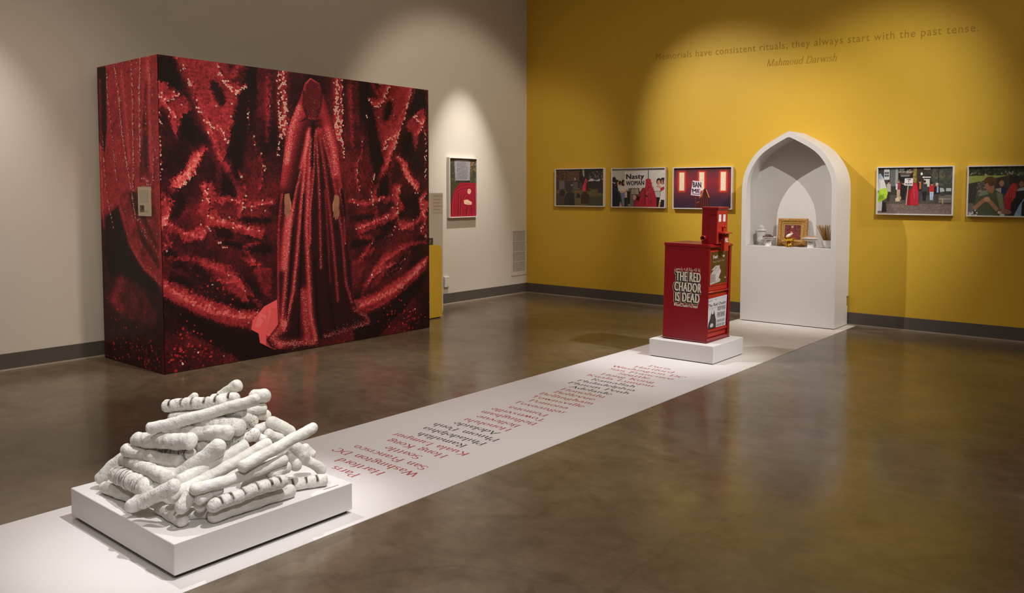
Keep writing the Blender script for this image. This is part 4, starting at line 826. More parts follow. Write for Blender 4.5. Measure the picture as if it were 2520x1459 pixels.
c.rect(1680, 650, 1790, 850, (66, 66, 68)); c.poly([(1680, 660), (1760, 670), (1790, 740), (1690, 760)], (176, 186, 186)); c.rect(1800, 660, 1940, 810, (60, 60, 62)); c.rect(1815, 668, 1930, 740, (182, 190, 190)); c.line([(1660, 912), (1930, 912)], 10, (190, 182, 172)); c.rect(1735, 920, 1765, 1030, (206, 150, 66), .8)
c.oval(740, 930, 56, 44, (206, 184, 150)); c.oval(795, 895, 28, 34, (186, 160, 126)); [c.rect(x_, 955, x_ + 16, 985, (206, 184, 150)) for x_ in (692, 740, 780)]
c.poly([(1130, 535), (1080, 570), (1060, 680), (990, 700), (950, 1060), (1215, 1070), (1215, 760), (1180, 600)], (150, 24, 38)); figure(c, [(1130, 535), (1085, 580), (1060, 700), (1030, 860), (1040, 1055), (1205, 1055), (1210, 760), (1180, 620), (1155, 540)], (190, 38, 54), 6, (224, 84, 96))
c.line([(975, 610), (938, 1050)], 18, (206, 176, 134)); c.poly([(893, 440), (1085, 440), (1075, 612), (885, 604)], (226, 222, 222))
for wd_, y_, w_ in (('I AM', 488, 90), ('A', 532, 26), ('MUSLIM', 586, 150)): c.text(fitted(bold(wd_, .08), w=w_, h=38), 985 - w_ / 2, y_, (1, .02), (0, -1), (40, 38, 40))
c.poly([(285, 330), (330, 320), (390, 420), (460, 600), (480, 700), (300, 760), (275, 700)], (206, 204, 204)); c.poly([(285, 330), (330, 320), (380, 400), (370, 480), (290, 440)], (150, 168, 196)); c.poly([(330, 690), (470, 655), (510, 780), (480, 900), (330, 1000), (262, 1000), (262, 800)], (168, 206, 56)); c.poly([(300, 850), (420, 800), (440, 900), (280, 960)], (120, 158, 40), .7)
c.poly([(270, 1000), (380, 975), (380, 1200), (262, 1200)], (196, 192, 190)); c.poly([(385, 980), (470, 1000), (490, 1230), (370, 1230)], (44, 40, 38)); c.grain(.025)
art4 = print_mat('photo_street', c.out(1.05))
framed('framed_photo', 'white framed street photo with a red robe and a placard, right of the arch', 5.2705, 6.0745, 1.3355, 1.8875, art4, group=GFR)
# park memorial
c = Cv(560, 350, (50, 50, 40), (210, 178, 1960, 1290))
c.rect(210, 178, 1960, 390, (38, 42, 28)); c.speck(210, 178, 1960, 380, [(52, 58, 36), (28, 32, 22), (84, 92, 56)], 260, 14, 40, 1, .6); c.speck(210, 300, 1960, 380, [(170, 166, 160), (140, 130, 120), (96, 110, 90)], 60, 8, 26, 2, .7)
c.poly([(210, 385), (1050, 378), (780, 440), (210, 565)], (132, 142, 70)); c.poly([(210, 565), (1050, 385), (1960, 390), (1960, 1290), (210, 1290)], (54, 52, 48)); c.rect(1060, 395, 1960, 560, (40, 38, 34))
c.speck(400, 520, 560, 900, [(116, 100, 88), (90, 84, 80), (140, 128, 116)], 80, 14, 36, 3, .6); c.rect(210, 1010, 330, 1290, (96, 92, 88))
c.oval(870, 540, 85, 105, (62, 46, 38)); c.oval(905, 560, 50, 70, (150, 106, 80)); c.poly([(780, 680), (900, 660), (920, 860), (760, 900)], (150, 142, 134)); c.poly([(900, 640), (1010, 640), (1020, 780), (900, 800)], (34, 46, 80))
figure(c, [(1150, 550), (1080, 610), (1030, 720), (960, 880), (980, 1140), (1110, 1150), (1220, 840), (1230, 660), (1200, 570)], (160, 44, 44), 7, (204, 84, 74)); c.poly([(960, 880), (1110, 880), (1100, 1150), (980, 1140)], (150, 24, 48), .8)
c.oval(1345, 540, 80, 95, (50, 38, 34)); c.oval(1310, 580, 50, 70, (120, 84, 66)); c.poly([(1250, 680), (1430, 620), (1440, 760), (1220, 740)], (140, 152, 152)); c.poly([(1200, 740), (1960, 640), (1960, 1290), (1090, 1290), (1110, 1000), (1200, 860)], (28, 28, 32)); c.poly([(1390, 860), (1410, 880), (1330, 1000), (1320, 1290), (1170, 1290), (1270, 1060)], (120, 156, 180)); c.oval(1000, 1190, 130, 50, (128, 92, 74), 1, 16, .2)
c.rect(1460, 420, 1960, 1290, (44, 46, 52)); c.oval(1700, 520, 90, 110, (60, 46, 38)); c.poly([(1560, 700), (1840, 690), (1920, 1290), (1500, 1290)], (150, 158, 170))
c.poly([(700, 580), (760, 640), (800, 720), (930, 800), (980, 1140), (820, 1150), (830, 1290), (400, 1290), (330, 1060), (400, 830), (560, 720), (620, 700)], (70, 78, 56)); c.poly([(470, 740), (600, 710), (640, 800), (420, 860)], (120, 130, 104), .8); c.poly([(800, 760), (930, 800), (980, 1140), (880, 1130)], (116, 124, 90), .8)
c.poly([(560, 560), (750, 560), (760, 700), (720, 790), (640, 770), (560, 660)], (142, 98, 70)); c.oval(665, 510, 130, 108, (86, 58, 38)); c.oval(620, 620, 60, 70, (150, 102, 74)); c.oval(690, 560, 70, 60, (74, 48, 32), .8)
c.line([(330, 1150), (500, 980), (600, 900)], 90, (146, 102, 76)); c.line([(840, 1170), (700, 1000), (620, 920)], 84, (150, 108, 82)); c.oval(610, 920, 62, 60, (176, 132, 104))
c.speck(220, 1170, 420, 1290, [(190, 186, 190), (160, 158, 170)], 12, 16, 30, 9); c.speck(840, 1190, 960, 1290, [(206, 190, 176), (180, 170, 150)], 8, 16, 36, 4); c.grain(.025)
art5 = print_mat('photo_park', c.out(1.05))
framed('framed_photo', 'white framed photo of a bowed person in a green shirt, at the right edge', 6.2075, 7.02, 1.3305, 1.882, art5, group=GFR)
# upright photo on the white wall
c = Cv(260, 400, (64, 62, 44), (306, 98, 505, 575))
c.speck(306, 98, 505, 320, [(78, 78, 52), (52, 54, 40), (108, 90, 66), (44, 48, 36)], 260, 3, 9, 1, .6); c.speck(455, 98, 505, 200, [(140, 112, 86), (120, 96, 76)], 40, 4, 9, 2, .6); c.rect(306, 98, 505, 112, (70, 56, 48))
c.poly([(344, 118), (360, 112), (450, 112), (461, 124), (459, 275), (350, 288)], (140, 138, 144)); c.poly([(362, 130), (400, 122), (440, 130), (444, 262), (362, 270)], (122, 120, 126)); c.speck(352, 125, 455, 275, [(166, 164, 168), (104, 100, 108)], 130, 1.5, 5, 3, .6); c.rect(352, 278, 458, 294, (40, 40, 34), .8)
c.poly([(385, 296), (440, 294), (505, 300), (505, 575), (310, 575), (312, 480), (345, 350)], (150, 26, 46))
for P_ in ([(350, 360), (380, 330), (430, 316), (500, 322)], [(360, 372), (400, 350), (460, 340)], [(330, 400), (318, 560)], [(375, 380), (372, 575)], [(395, 400), (385, 575)], [(490, 330), (500, 480)], [(420, 400), (400, 440)], [(440, 490), (430, 575)], [(470, 480), (480, 575)]):
    c.line(P_, 7, (92, 14, 28), .8); c.line([(a + 5, b_ + 3) for a, b_ in P_], 4, (196, 60, 78), .7)
c.oval(453, 368, 14, 22, (214, 176, 146)); c.rect(448, 360, 459, 363, (110, 76, 62)); c.rect(450, 376, 457, 379, (150, 84, 76)); c.poly([(412, 440), (440, 434), (474, 458), (470, 478), (440, 478), (414, 470)], (220, 186, 152)); c.line([(430, 462), (466, 470)], 3, (170, 128, 100)); c.grain(.025)
art6 = print_mat('photo_gravestone', c.out(1.03))
framed('framed_photo', 'tall white framed photo of a gravestone above a red-cloaked figure, alone on the white wall', -1.799, -1.214, 1.23, 2.086, art6, axis='x', dep=.055)

# ------------------------------------------------------------------ quotation in gloss letters on the yellow wall
q0 = (2.304, 3.425); q1 = (6.264, 3.333)
ang = math.atan2(q1[1] - q0[1], q1[0] - q0[0])
QW = 'Memorials have consistent rituals; they always start with the past tense.'
fkw = dict(xscale=.92, offset=-.004, shear=0, space=1.12)
tot = np.array(font_flat(QW, **fkw)[0])[:, 0]; sc_ = math.hypot(q1[0] - q0[0], q1[1] - q0[1]) / (tot.max() - tot.min())
qt = empty('quotation', ((q0[0] + q1[0]) / 2, 0, q1[1]), 'one long line of ochre quotation lettering high on the yellow wall', 'lettering')
done_ = ''
for wd_ in QW.split():
    k_ = np.array(font_flat(done_ + wd_, **fkw)[0])[:, 0].max(); f_ = font_flat(wd_, **fkw); wm = np.array(f_[0])[:, 0].max()
    fl = ([((p[0] - wm + k_ - tot.min()) * sc_, p[1] * sc_) for p in f_[0]], f_[1])
    lay(fl, (q0[0], 0, q0[1]), (1, 0, math.tan(ang)), (0, 0, 1), (0, -1, 0), .0015, 'word', M['wall_text'], qt)
    done_ += wd_ + ' '
fl = fitted(pen_flat('Mahmoud Darwish', .075, .022, 0, True, .28, .9, 0, .02), w=.872)
an = lay(fl, (3.897, 0, 3.185), (1, 0, -.02), (0, 0, 1), (0, -1, 0), .0015, 'attribution', M['wall_text'], None)
tag(an, 'italic name in ochre letters centred under the wall quotation', 'lettering')

# ------------------------------------------------------------------ white arched niche
AX, AF, AB, SHZ = 4.39, -.488, -.197, .935
half = [(.576, SHZ), (.576, 1.30), (.576, 1.58), (.571, 1.70), (.553, 1.80), (.522, 1.885), (.478, 1.965), (.424, 2.042), (.36, 2.108), (.288, 2.162), (.21, 2.21), (.13, 2.254), (.06, 2.290), (0, 2.32)]
def dense(p):
    out = [p[0], p[1]]
    q = p[1:]
    for i in range(len(q) - 1):
        a, b_, c, d = q[max(i - 1, 0)], q[i], q[i + 1], q[min(i + 2, len(q) - 1)]
        for k in (.25, .5, .75, 1.): out.append(tuple(.5 * (2 * b_[j] + (c[j] - a[j]) * k + (2 * a[j] - 5 * b_[j] + 4 * c[j] - d[j]) * k * k + (3 * b_[j] - a[j] - 3 * c[j] + d[j]) * k ** 3) for j in (0, 1)))
    return out
half = dense(half)
def inset(p, d):
    out = []
    for i, (x, z) in enumerate(p):
        a, b_ = p[max(i - 1, 0)], p[min(i + 1, len(p) - 1)]; tx, tz = b_[0] - a[0], b_[1] - a[1]; l = math.hypot(tx, tz)
        out.append((x - tz / l * d, z - abs(tx) / l * d))
    za = p[-1][1] - d * 1.2; out[0] = (p[0][0] - d, p[0][1]); out[-1] = (0, za)
    return [(max(x, 0), min(z, za) if x > .001 else za) for x, z in out]
ih = inset(half, .0595)
O = [(AX - x, z) for x, z in half] + [(AX + x, z) for x, z in half[-2::-1]]
I = [(AX - x, z) for x, z in ih] + [(AX + x, z) for x, z in ih[-2::-1]]
n = len(O); z0 = .010
ar = empty('arched_niche', (AX, AF / 2, 0), 'white pointed-arch niche standing against the yellow wall', 'niche')
b = MB(); b.add([(x, AF, z) for x, z in O] + [(x, AF, z) for x, z in I], [(i, i + 1, n + i + 1, n + i) for i in range(n - 1)])
b.add([(O[0][0], AF, z0), (O[-1][0], AF, z0), (O[-1][0], AF, SHZ), (O[0][0], AF, SHZ)], [(0, 1, 2, 3)])
b.add([(x, AF, z) for x, z in O] + [(x, 0, z) for x, z in O], [(i, n + i, n + i + 1, i + 1) for i in range(n - 1)])
b.add([(O[-1][0], AF, z0), (O[-1][0], -.035, z0), (O[-1][0], -.03, .237), (O[-1][0], -.06, .237), (O[-1][0], -.06, .351), (O[-1][0], -.004, .351), (O[-1][0], 0, SHZ), (O[-1][0], AF, SHZ)], [tuple(range(8))])
b.add([(O[0][0], AF, z0), (O[0][0], -.035, z0), (O[0][0], 0, SHZ), (O[0][0], AF, SHZ)], [(0, 1, 2, 3)])
smooth_angle(b.build('casing', M['white_mdf'], ar, fix=True), 30)
b = MB(); b.add([(x, AF, z) for x, z in I] + [(x, AB, z) for x, z in I], [(i, i + 1, n + i + 1, n + i) for i in range(n - 1)])
smooth_angle(b.build('niche_lining', M['white_mdf'], ar), 30)
MB().prism(I, lambda u, v_, d: (u, d, v_), AB, AB + .02).build('back_panel', M['white_mdf'], ar)
MB().box(I[0][0], I[-1][0], AF + .004, AB, SHZ - .02, SHZ).build('shelf', M['white_mdf'], ar)
MB().box(O[0][0] + .02, O[-1][0] - .02, AF + .015, -.05, 0.003, z0).build('recessed_foot', M['dark_gap'], ar)  # dark foot colours in the shadow line under the casing

# things on the shelf
def footed_dish(name, label, x, y, rw, hh, mat, cat='dish', foot=.042, grp=None):
    r = empty(name, (x, y, SHZ), label, cat, grp)
    k = hh / .115
    st = MB().lathe((x, y, SHZ), [(foot, 0), (foot * .98, .006 * k), (foot * .80, .036 * k), (foot * .74, .044 * k), (foot * .98, .050 * k), (foot * .98, .058 * k), (foot * .66, .064 * k), (foot * .62, .072 * k)], 8 if mat is M['porcelain'] else 24).build('foot', mat, r)
    bo = MB().lathe((x, y, SHZ), [(foot * .62, .072 * k), (rw * .62, .080 * k), (rw * .78, .096 * k), (rw * .84, .108 * k), (rw, .111 * k), (rw, .115 * k), (rw * .8, .112 * k), (rw * .55, .098 * k), (.001, .094 * k)], 36).build('bowl', mat, r, smooth=False)
    smooth_angle(bo); smooth_angle(st, 50) if mat is not M['porcelain'] else None
    return r
u = empty('lidded_urn', (3.985, -.285, SHZ), 'white porcelain urn with a tiered spire lid at the left end of the niche shelf', 'urn')
ub = MB().lathe((3.985, -.285, SHZ), [(.04, 0), (.042, .008), (.03, .016), (.028, .028), (.046, .045), (.053, .065), (.05, .082), (.046, .088), (.049, .12), (.052, .15), (.052, .178)], 28).build('jar', M['porcelain'], u); smooth_angle(ub)
ul = MB().lathe((3.985, -.285, SHZ), [(.05, .178), (.066, .181), (.068, .186), (.056, .194), (.040, .20), (.040, .208), (.044, .21), (.036, .216), (.036, .224), (.039, .226), (.026, .238), (.014, .246), (.008, .254), (.007, .262), (.012, .264), (.012, .268), (.005, .272), (.004, .286), (.007, .29), (.003, .294), (.001, .308)], 28).build('lid', M['porcelain'], u); smooth_angle(ul)
d1 = footed_dish('footed_dish', 'white footed porcelain dish heaped with dark dried fruit, left of the gold frame', 4.130, -.40, .096, .113, M['porcelain'], grp=None)
R_ = random.Random(12)
for k in range(9):
    a = k * .7; rr = .012 + .05 * ((k * 5) % 9) / 9
    px_, py_ = 4.128 + rr * 1.1 * math.cos(a), -.40 + rr * math.sin(a); s_ = R_.uniform(.015, .022)
    z_ = SHZ + .113 * .95 + s_ * .4 + (.014 if rr < .03 else .0)
    f_ = MB().lathe((px_, py_, z_ - s_ * .5), [(s_ * math.sin(t_ * PI / 6) * 1.15 + .0005, s_ * .55 * (1 - math.cos(t_ * PI / 6))) for t_ in range(7)], 9)
    f_.v = [(q[0] + R_.uniform(-.002, .002), q[1] + R_.uniform(-.002, .002), q[2] + R_.uniform(-.0025, .0025)) for q in f_.v]
    o = f_.build('dried_fruit', M['dried'], None, True); tag(o, 'wrinkled dark dried fruit piled on the left white footed dish', 'fruit', 'dried fruit on the left footed dish')
# gilt frame leaning on the back of the niche
gf = empty('gilt_frame', (4.375, -.29, SHZ), 'ornate gilt frame with a small red print, leaning inside the niche', 'framed picture')
GW, GH = .352, .338
gx = Vector((.333, .083 * .55, 0)).normalized(); lean = math.radians(10)
gn = Vector((gx.y, -gx.x, 0)).normalized(); gu = Vector((0, 0, 1)) * math.cos(lean) - gn * math.sin(lean); gnn = gn * math.cos(lean) + Vector((0, 0, 1)) * math.sin(lean)
g0 = Vector((4.206, -.318, SHZ + .004))
def gp(u_, v_, d_): return g0 + gx * u_ + gu * v_ + gnn * d_
def moulding(name, mat, a, b_, prof, R=None):
    """four mitred lengths between inset a and inset b_; prof: list of (t, depth)"""
    for side in range(4):
        mb = MB(); P = []
        L_ = 64 if R else 4
        for (t_, d_) in prof:
            ins = a + (b_ - a) * t_
            for q in range(L_ + 1):
                f_ = q / L_
                c4 = [(ins, ins), (GW - ins, ins), (GW - ins, GH - ins), (ins, GH - ins)]
                p0, p1 = c4[side], c4[(side + 1) % 4]; uu, vv = p0[0] + (p1[0] - p0[0]) * f_, p0[1] + (p1[1] - p0[1]) * f_
                jig = (R.uniform(-.0017, .0017) if R and 0 < t_ < 1 else 0)
                P.append(gp(uu, vv, d_ + jig))
        m_ = len(prof); mb.add(P, [(r_ * (L_ + 1) + q, r_ * (L_ + 1) + q + 1, (r_ + 1) * (L_ + 1) + q + 1, (r_ + 1) * (L_ + 1) + q) for r_ in range(m_ - 1) for q in range(L_)])
        mb.build(name, mat, gf, fix=False)
moulding('carved_moulding', M['gold'], 0, .046, [(0, 0), (0, .018), (.12, .026), (.3, .029), (.5, .028), (.7, .027), (.88, .024), (1, .016)], random.Random(4))
moulding('inner_moulding', M['gold_plain'], .046, .070, [(0, .016), (.15, .021), (.5, .021), (.8, .014), (1, .010)])
MB().prism([(.07, .07), (GW - .07, .07), (GW - .07, GH - .07), (.07, GH - .07)], gp, .004, .0095).build('gold_mat', M['gold_plain'], gf)
MB().prism([(.004, .004), (GW - .004, .004), (GW - .004, GH - .004), (.004, GH - .004)], gp, -.002, .004).build('backing', M['gold'], gf)
c = Cv(240, 190, (112, 48, 50), (500, 340, 1290, 970))
c.speck(500, 340, 1290, 970, [(134, 62, 62), (86, 34, 38), (150, 74, 70), (70, 30, 32)], 420, 8, 30, 1, .45)
for P_ in ([(580, 350), (600, 450), (640, 560)], [(760, 380), (740, 480), (700, 560)], [(1000, 350), (1010, 500), (1050, 640)], [(1190, 380), (1160, 470)], [(620, 560), (660, 620)]): c.line(P_, 46, (54, 28, 30), .7)
for P_ in ([(620, 420), (520, 700)], [(540, 360), (560, 480)], [(1080, 380), (1060, 460)], [(1130, 480), (1180, 560)], [(500, 760), (640, 640), (700, 640)], [(1000, 620), (1200, 800)]): c.line(P_, 26, (168, 86, 84), .6)
c.poly([(870, 345), (820, 400), (760, 560), (700, 700), (680, 960), (1080, 960), (1060, 720), (980, 500), (920, 380)], (122, 48, 48)); c.rect(805, 345, 820, 460, (176, 140, 150), .8); c.rect(932, 345, 946, 460, (176, 140, 150), .8)
for k in range(8): c.line([(870 + (k - 4) * 10, 520), (870 + (k - 4) * 46, 950)], 12, (82, 30, 34) if k % 2 else (150, 66, 66), .6)
c.oval(872, 420, 40, 50, (214, 192, 160)); c.oval(872, 422, 26, 34, (196, 160, 130)); c.oval(835, 660, 44, 28, (206, 180, 150)); c.grain(.02)
sheet('small_print', print_mat('gilt_frame_print', c.out()), gp(.080, .080, .0102), gp(GW - .080, .080, .0102), gp(GW - .080, GH - .080, .0102), gp(.080, GH - .080, .0102), gf)
d2 = footed_dish('footed_dish', 'polished gold footed dish in front of the gilt frame', 4.386, -.405, .082, .110, M['brass'], foot=.046)
orn = MB(); a0, a1 = Vector((4.352, -.418, SHZ + .118)), Vector((4.432, -.395, SHZ + .168))
ax = (a1 - a0); rows = 14; sd = ax.normalized().cross(Vector((0, 1, 0))).normalized(); up_ = ax.normalized().cross(sd)
vs, fs = [], []
for i in range(rows + 1):
    t_ = i / rows; rr = .022 * math.sin(PI * min(1, t_ * 1.02 + .001)) ** .7 * (1.15 - .7 * t_) + .0006
    for k in range(16):
        g_ = 2 * PI * k / 16; vs.append(a0 + ax * t_ + sd * rr * math.cos(g_) + up_ * rr * math.sin(g_))
for i in range(rows):
    for k in range(16): fs.append((i * 16 + k, i * 16 + (k + 1) % 16, i * 16 + 16 + (k + 1) % 16, i * 16 + 16 + k))
fs += [tuple(range(16)), tuple(range(rows * 16 + 15, rows * 16 - 1, -1))]
orn.add(vs, fs); M['pearl'] = pm('pearl_glaze', (.86, .86, .86), .08, .02, 10, coat=1.)
o = orn.build('glazed_ornament', M['pearl'], None, True); tag(o, 'shiny white drop-shaped ornament lying tilted on the gold dish', 'ornament')
d3 = footed_dish('footed_dish', 'white footed porcelain dish with pale sticks, right of the gold frame', 4.640, -.395, .10, .118, M['porcelain'])
R_ = random.Random(2)
for k in range(7):
    a = R_.uniform(-.5, .5) + (PI if k == 0 else 0); c0 = Vector((4.640 + R_.uniform(-.03, .03), -.395 + R_.uniform(-.035, .035), SHZ + .1235 + k * .0015)); dv = Vector((math.cos(a), math.sin(a), 0)) * R_.uniform(.05, .075)
    if k == 0: c0 = Vector((4.575, -.40, SHZ + .130)); dv = Vector((.065, .0, -.006))
    o = MB().tube([c0 - dv, c0 + dv], .0026, 6).build('pale_stick', M['twig']); tag(o, 'thin pale stick lying across the right white footed dish', 'stick', 'sticks on the right footed dish')
ib = empty('incense_bowl', (4.812, -.33, SHZ), 'white porcelain bowl full of incense sticks at the right end of the niche shelf', 'bowl')
bo = MB().lathe((4.812, -.33, SHZ), [(.036, 0), (.038, .006), (.050, .026), (.058, .055), (.060, .09), (.062, .094), (.058, .094), (.056, .086), (.001, .08)], 32).build('bowl', M['porcelain'], ib); smooth_angle(bo)
tag(MB().lathe((4.812, -.33, SHZ), [(.055, .082), (.05, .087), (.001, .09)], 20).build('ash', M['gold_plain'], ib), kind='stuff')
R_ = random.Random(6)
for k in range(110):
    a = R_.uniform(0, 2 * PI); rr = .05 * math.sqrt(R_.random()); l = R_.uniform(.15, .19); sp = .10 * (rr / .05) + R_.uniform(-.012, .012)
    if k < 6: sp += .035; a = PI + R_.uniform(-.5, .3); rr = .045
    p0 = Vector((4.812 + rr * .8 * math.cos(a), -.33 + rr * .8 * math.sin(a), SHZ + .085)); p1 = p0 + Vector((sp * .75 * math.cos(a), min(sp * .6 * math.sin(a), .06), l))
    o = MB().tube([p0, p1], .0016, 4).build('incense_stick', M['incense']); tag(o, 'thin brown incense stick in the bowl at the right end of the shelf', 'incense', 'incense sticks in the bowl')

# ------------------------------------------------------------------ pedestal and red newspaper box
QX0, QX1, QY0, QY1, QH = 4.084, 4.757, -3.170, -2.517, .1726
pe = empty('low_pedestal', ((QX0 + QX1) / 2, (QY0 + QY1) / 2, 0), 'low square white pedestal under the red newspaper box', 'pedestal')
MB().box(QX0, QX1, QY0, QY1, .010, QH, .003).build('block', M['white_mdf'], pe)
MB().box(QX0 + .012, QX1 - .012, QY0 + .012, QY1 - .012, .003, .010).build('recessed_foot', M['dark_gap'], pe)
BX0, BX1, BY0, BY1, BZ0, BZ1 = 4.172, 4.641, -3.067, -2.588, QH + .005, 1.100
nb = empty('newspaper_box', ((BX0 + BX1) / 2, (BY0 + BY1) / 2, BZ0), 'red metal newspaper vending box with white lettering, standing on a low pedestal', 'newspaper box')
# body: side panels, back, top, floor flange
s_ = .014
bd_ = MB(); bd_.box(BX0, BX1, BY0, BY0 + s_, BZ0, BZ1, .002); bd_.box(BX0, BX1, BY1 - s_, BY1, BZ0, BZ1, .002); bd_.box(BX0, BX0 + s_, BY0 + s_, BY1 - s_, BZ0, BZ1)
bd_.box(BX0 + s_, BX1 - .03, BY0 + s_, BY1 - s_, BZ0 + .02, BZ1 - .02)
bd_.build('cabinet', M['red_metal'], nb)
tp = MB(); tp.prism([(BX0 - .004, BZ1 - .022), (BX1 + .012, BZ1 - .022), (BX1 + .012, BZ1 - .008), (BX1 - .02, BZ1 + .004), (BX0 - .004, BZ1 + .004)], lambda u_, v_, d: (u_, d, v_), BY0 - .004, BY1 + .004)
tp.build('lid', M['red_metal'], nb)
MB().box(BX0 - .012, BX1 + .004, BY0 - .012, BY1 + .012, BZ0, BZ0 + .008, .002).build('base_flange', M['red_dark'], nb)
# front: upper door with window, hinge, lower display panel, kick plate
FX = BX1 - .018
dr = MB().box(FX - .01, FX, BY0 + s_, BY1 - s_, .66, 1.078, .002).build('door', M['red_front'], nb)
rim = MB()
for y0, y1, z0_, z1_ in ((BY0 + .05, BY1 - .05, 1.030, 1.042), (BY0 + .05, BY1 - .05, .709, .721), (BY0 + .05, BY0 + .062, .721, 1.03), (BY1 - .062, BY1 - .05, .721, 1.03)): rim.box(FX, FX + .006, y0, y1, z0_, z1_, .001)
rim.build('window_rim', M['red_front'], dr)
riv = MB()
for y_, z_ in [(BY0 + .045, q) for q in (.73, .83, .93, 1.03)] + [(BY1 - .045, q) for q in (.73, .83, .93, 1.03)] + [(BY0 + q, .702) for q in (.12, .24, .36)]:
    riv.lathe((0, 0, 0), [(.004, 0), (.003, .003)], 8)
    riv.v[-16:] = [(FX + q[2], y_ + q[0], z_ + q[1]) for q in riv.v[-16:]]
riv.build('rivets', M['steel'], dr)
c = Cv(230, 200, (84, 62, 30), (222, 180, 758, 1225)); c.win = (222, 200, 758, 1225)
W_ = (206, 196, 190)
c.poly([(250, 770), (395, 640), (525, 645), (520, 720), (545, 770), (570, 830), (500, 1040), (565, 1095), (540, 1160), (222, 1225), (228, 900)], (190, 178, 172)); c.poly([(250, 770), (330, 770), (240, 900), (228, 900)], (84, 62, 30))
c.line([(340, 800), (420, 690)], 10, (120, 106, 100)); c.line([(390, 720), (415, 700)], 24, (110, 98, 94)); c.line([(430, 850), (500, 760)], 8, (160, 148, 142))
for k in range(7): c.poly([(228, 905 + k * 38), (390 + k * 6, 905 + k * 36), (390 + k * 6, 920 + k * 36), (228, 928 + k * 38)], (112, 96, 84) if k != 3 else (84, 66, 50), .8)
c.poly([(400, 930), (520, 760), (560, 840), (480, 1040), (400, 1120)], (204, 194, 190))
c.text(fitted(pen_flat('Death is Free', .19, .05, 45, False, 0, .8, 4), w=372), 305, 412, (1, -.06), (0, -1.55), (226, 222, 220)); c.text(fitted(font_flat('Please Take A Copy', .8, .0), w=350), 310, 545, (1, -.1), (0, -1.3), (196, 186, 172)); c.oval(710, 1050, 16, 28, (200, 214, 216))
sheet('poster', print_mat('window_poster', c.out(1.0, .04), .3), (FX + .003, BY0 + .06, .719), (FX + .003, BY1 - .06, .719), (FX + .003, BY1 - .06, 1.033), (FX + .003, BY0 + .06, 1.033), dr)
hg = MB().tube([(FX + .008, BY0 + s_ + .004, .650), (FX + .008, BY1 - s_ - .004, .650)], .009, 10).build('hinge', M['red_front'], nb, True)
pn = MB().box(FX - .012, FX - .002, BY0 + s_, BY1 - s_, BZ0 + .04, .64, .002).build('lower_panel', M['red_front'], nb)
MB().prism([(FX - .002, .268), (FX + .016, .276), (FX + .016, .292), (FX - .002, .292)], lambda u_, v_, d: (u_, d, v_), BY0 + s_ + .004, BY1 - .05).build('paper_ledge', M['red_front'], pn)
MB().box(FX - .03, BX1 - .002, BY0 + s_, BY1 - s_, BZ0, BZ0 + .036, .002).build('kick_plate', M['red_metal'], nb)
MB().box(FX, BX1 + .002, BY1 - s_ - .03, BY1, BZ0 + .036, BZ1 - .022, .001).build('corner_strip', M['red_metal'], nb)
c = Cv(300, 230, (206, 202, 204), (160, 285, 625, 1100)); c.win = (160, 300, 618, 1090)
K_ = (66, 60, 66)
for k in range(5): c.line([(175, 340 + k * 12), (300 - k * 8, 340 + k * 12)], 5, (140, 134, 138))
c.line([(330, 352), (380, 352)], 12, (90, 84, 90)); c.line([(400, 350), (600, 350)], 5, (150, 146, 150)); c.line([(500, 364), (605, 364)], 5, (150, 146, 150))
c.text(fitted(pen_flat('The Red Chador', .18, .04, 45, False, 0, .9, 4), w=430), 176, 520, (1, 0), (0, -1.55), K_); c.line([(165, 560), (612, 560)], 5, K_)
c.poly([(290, 575), (262, 610), (250, 720), (225, 860), (195, 950), (180, 1090), (380, 1090), (372, 900), (340, 760), (322, 640)], (56, 50, 52)); c.oval(288, 660, 28, 70, (214, 206, 204)); c.line([(278, 650), (300, 650)], 6, (150, 140, 138)); c.line([(280, 690), (298, 690)], 6, (150, 130, 130)); c.oval(275, 1010, 40, 52, (214, 204, 200))
for k in range(7): c.line([(258 + k * 12, 760), (215 + k * 22, 1060)], 5, (104, 98, 100), .7)
for t_, y_, h_, w_ in (('MUSLIM WOMAN', 670, 105, 195), ('PERFORMER', 840, 128, 190)): c.text(fitted(bold(t_, .09), w=w_, h=h_), 400, y_, (1, 0), (0, -1), (92, 86, 90))
for y_ in (900, 1000): 
    for x_, w_ in ((395, 66), (470, 44), (522, 60)): c.rect(x_, y_, x_ + w_, y_ + 70, (124, 118, 122), .85); c.line([(x_ + 14, y_), (x_ + 14, y_ + 70)], 6, (196, 190, 194)); c.line([(x_ + 34, y_ + 6), (x_ + 34, y_ + 70)], 6, (196, 190, 194))
c.grain(.015)
PA = [(FX + .006, BY0 + s_ + .002, .300), (FX + .006, BY1 - .062, .300), (FX + .012, BY1 - .058, .600), (FX + .006, BY0 + s_ + .002, .588)]
npap = empty('newspaper', (FX, (BY0 + BY1) / 2 - .02, .30), 'black and white newspaper front page displayed in the lower window of the red box', 'newspaper')
sheet('front_page', print_mat('newspaper_print', c.out(1.02, .03), .5), *PA, npap, .002, (1, 0, 0))
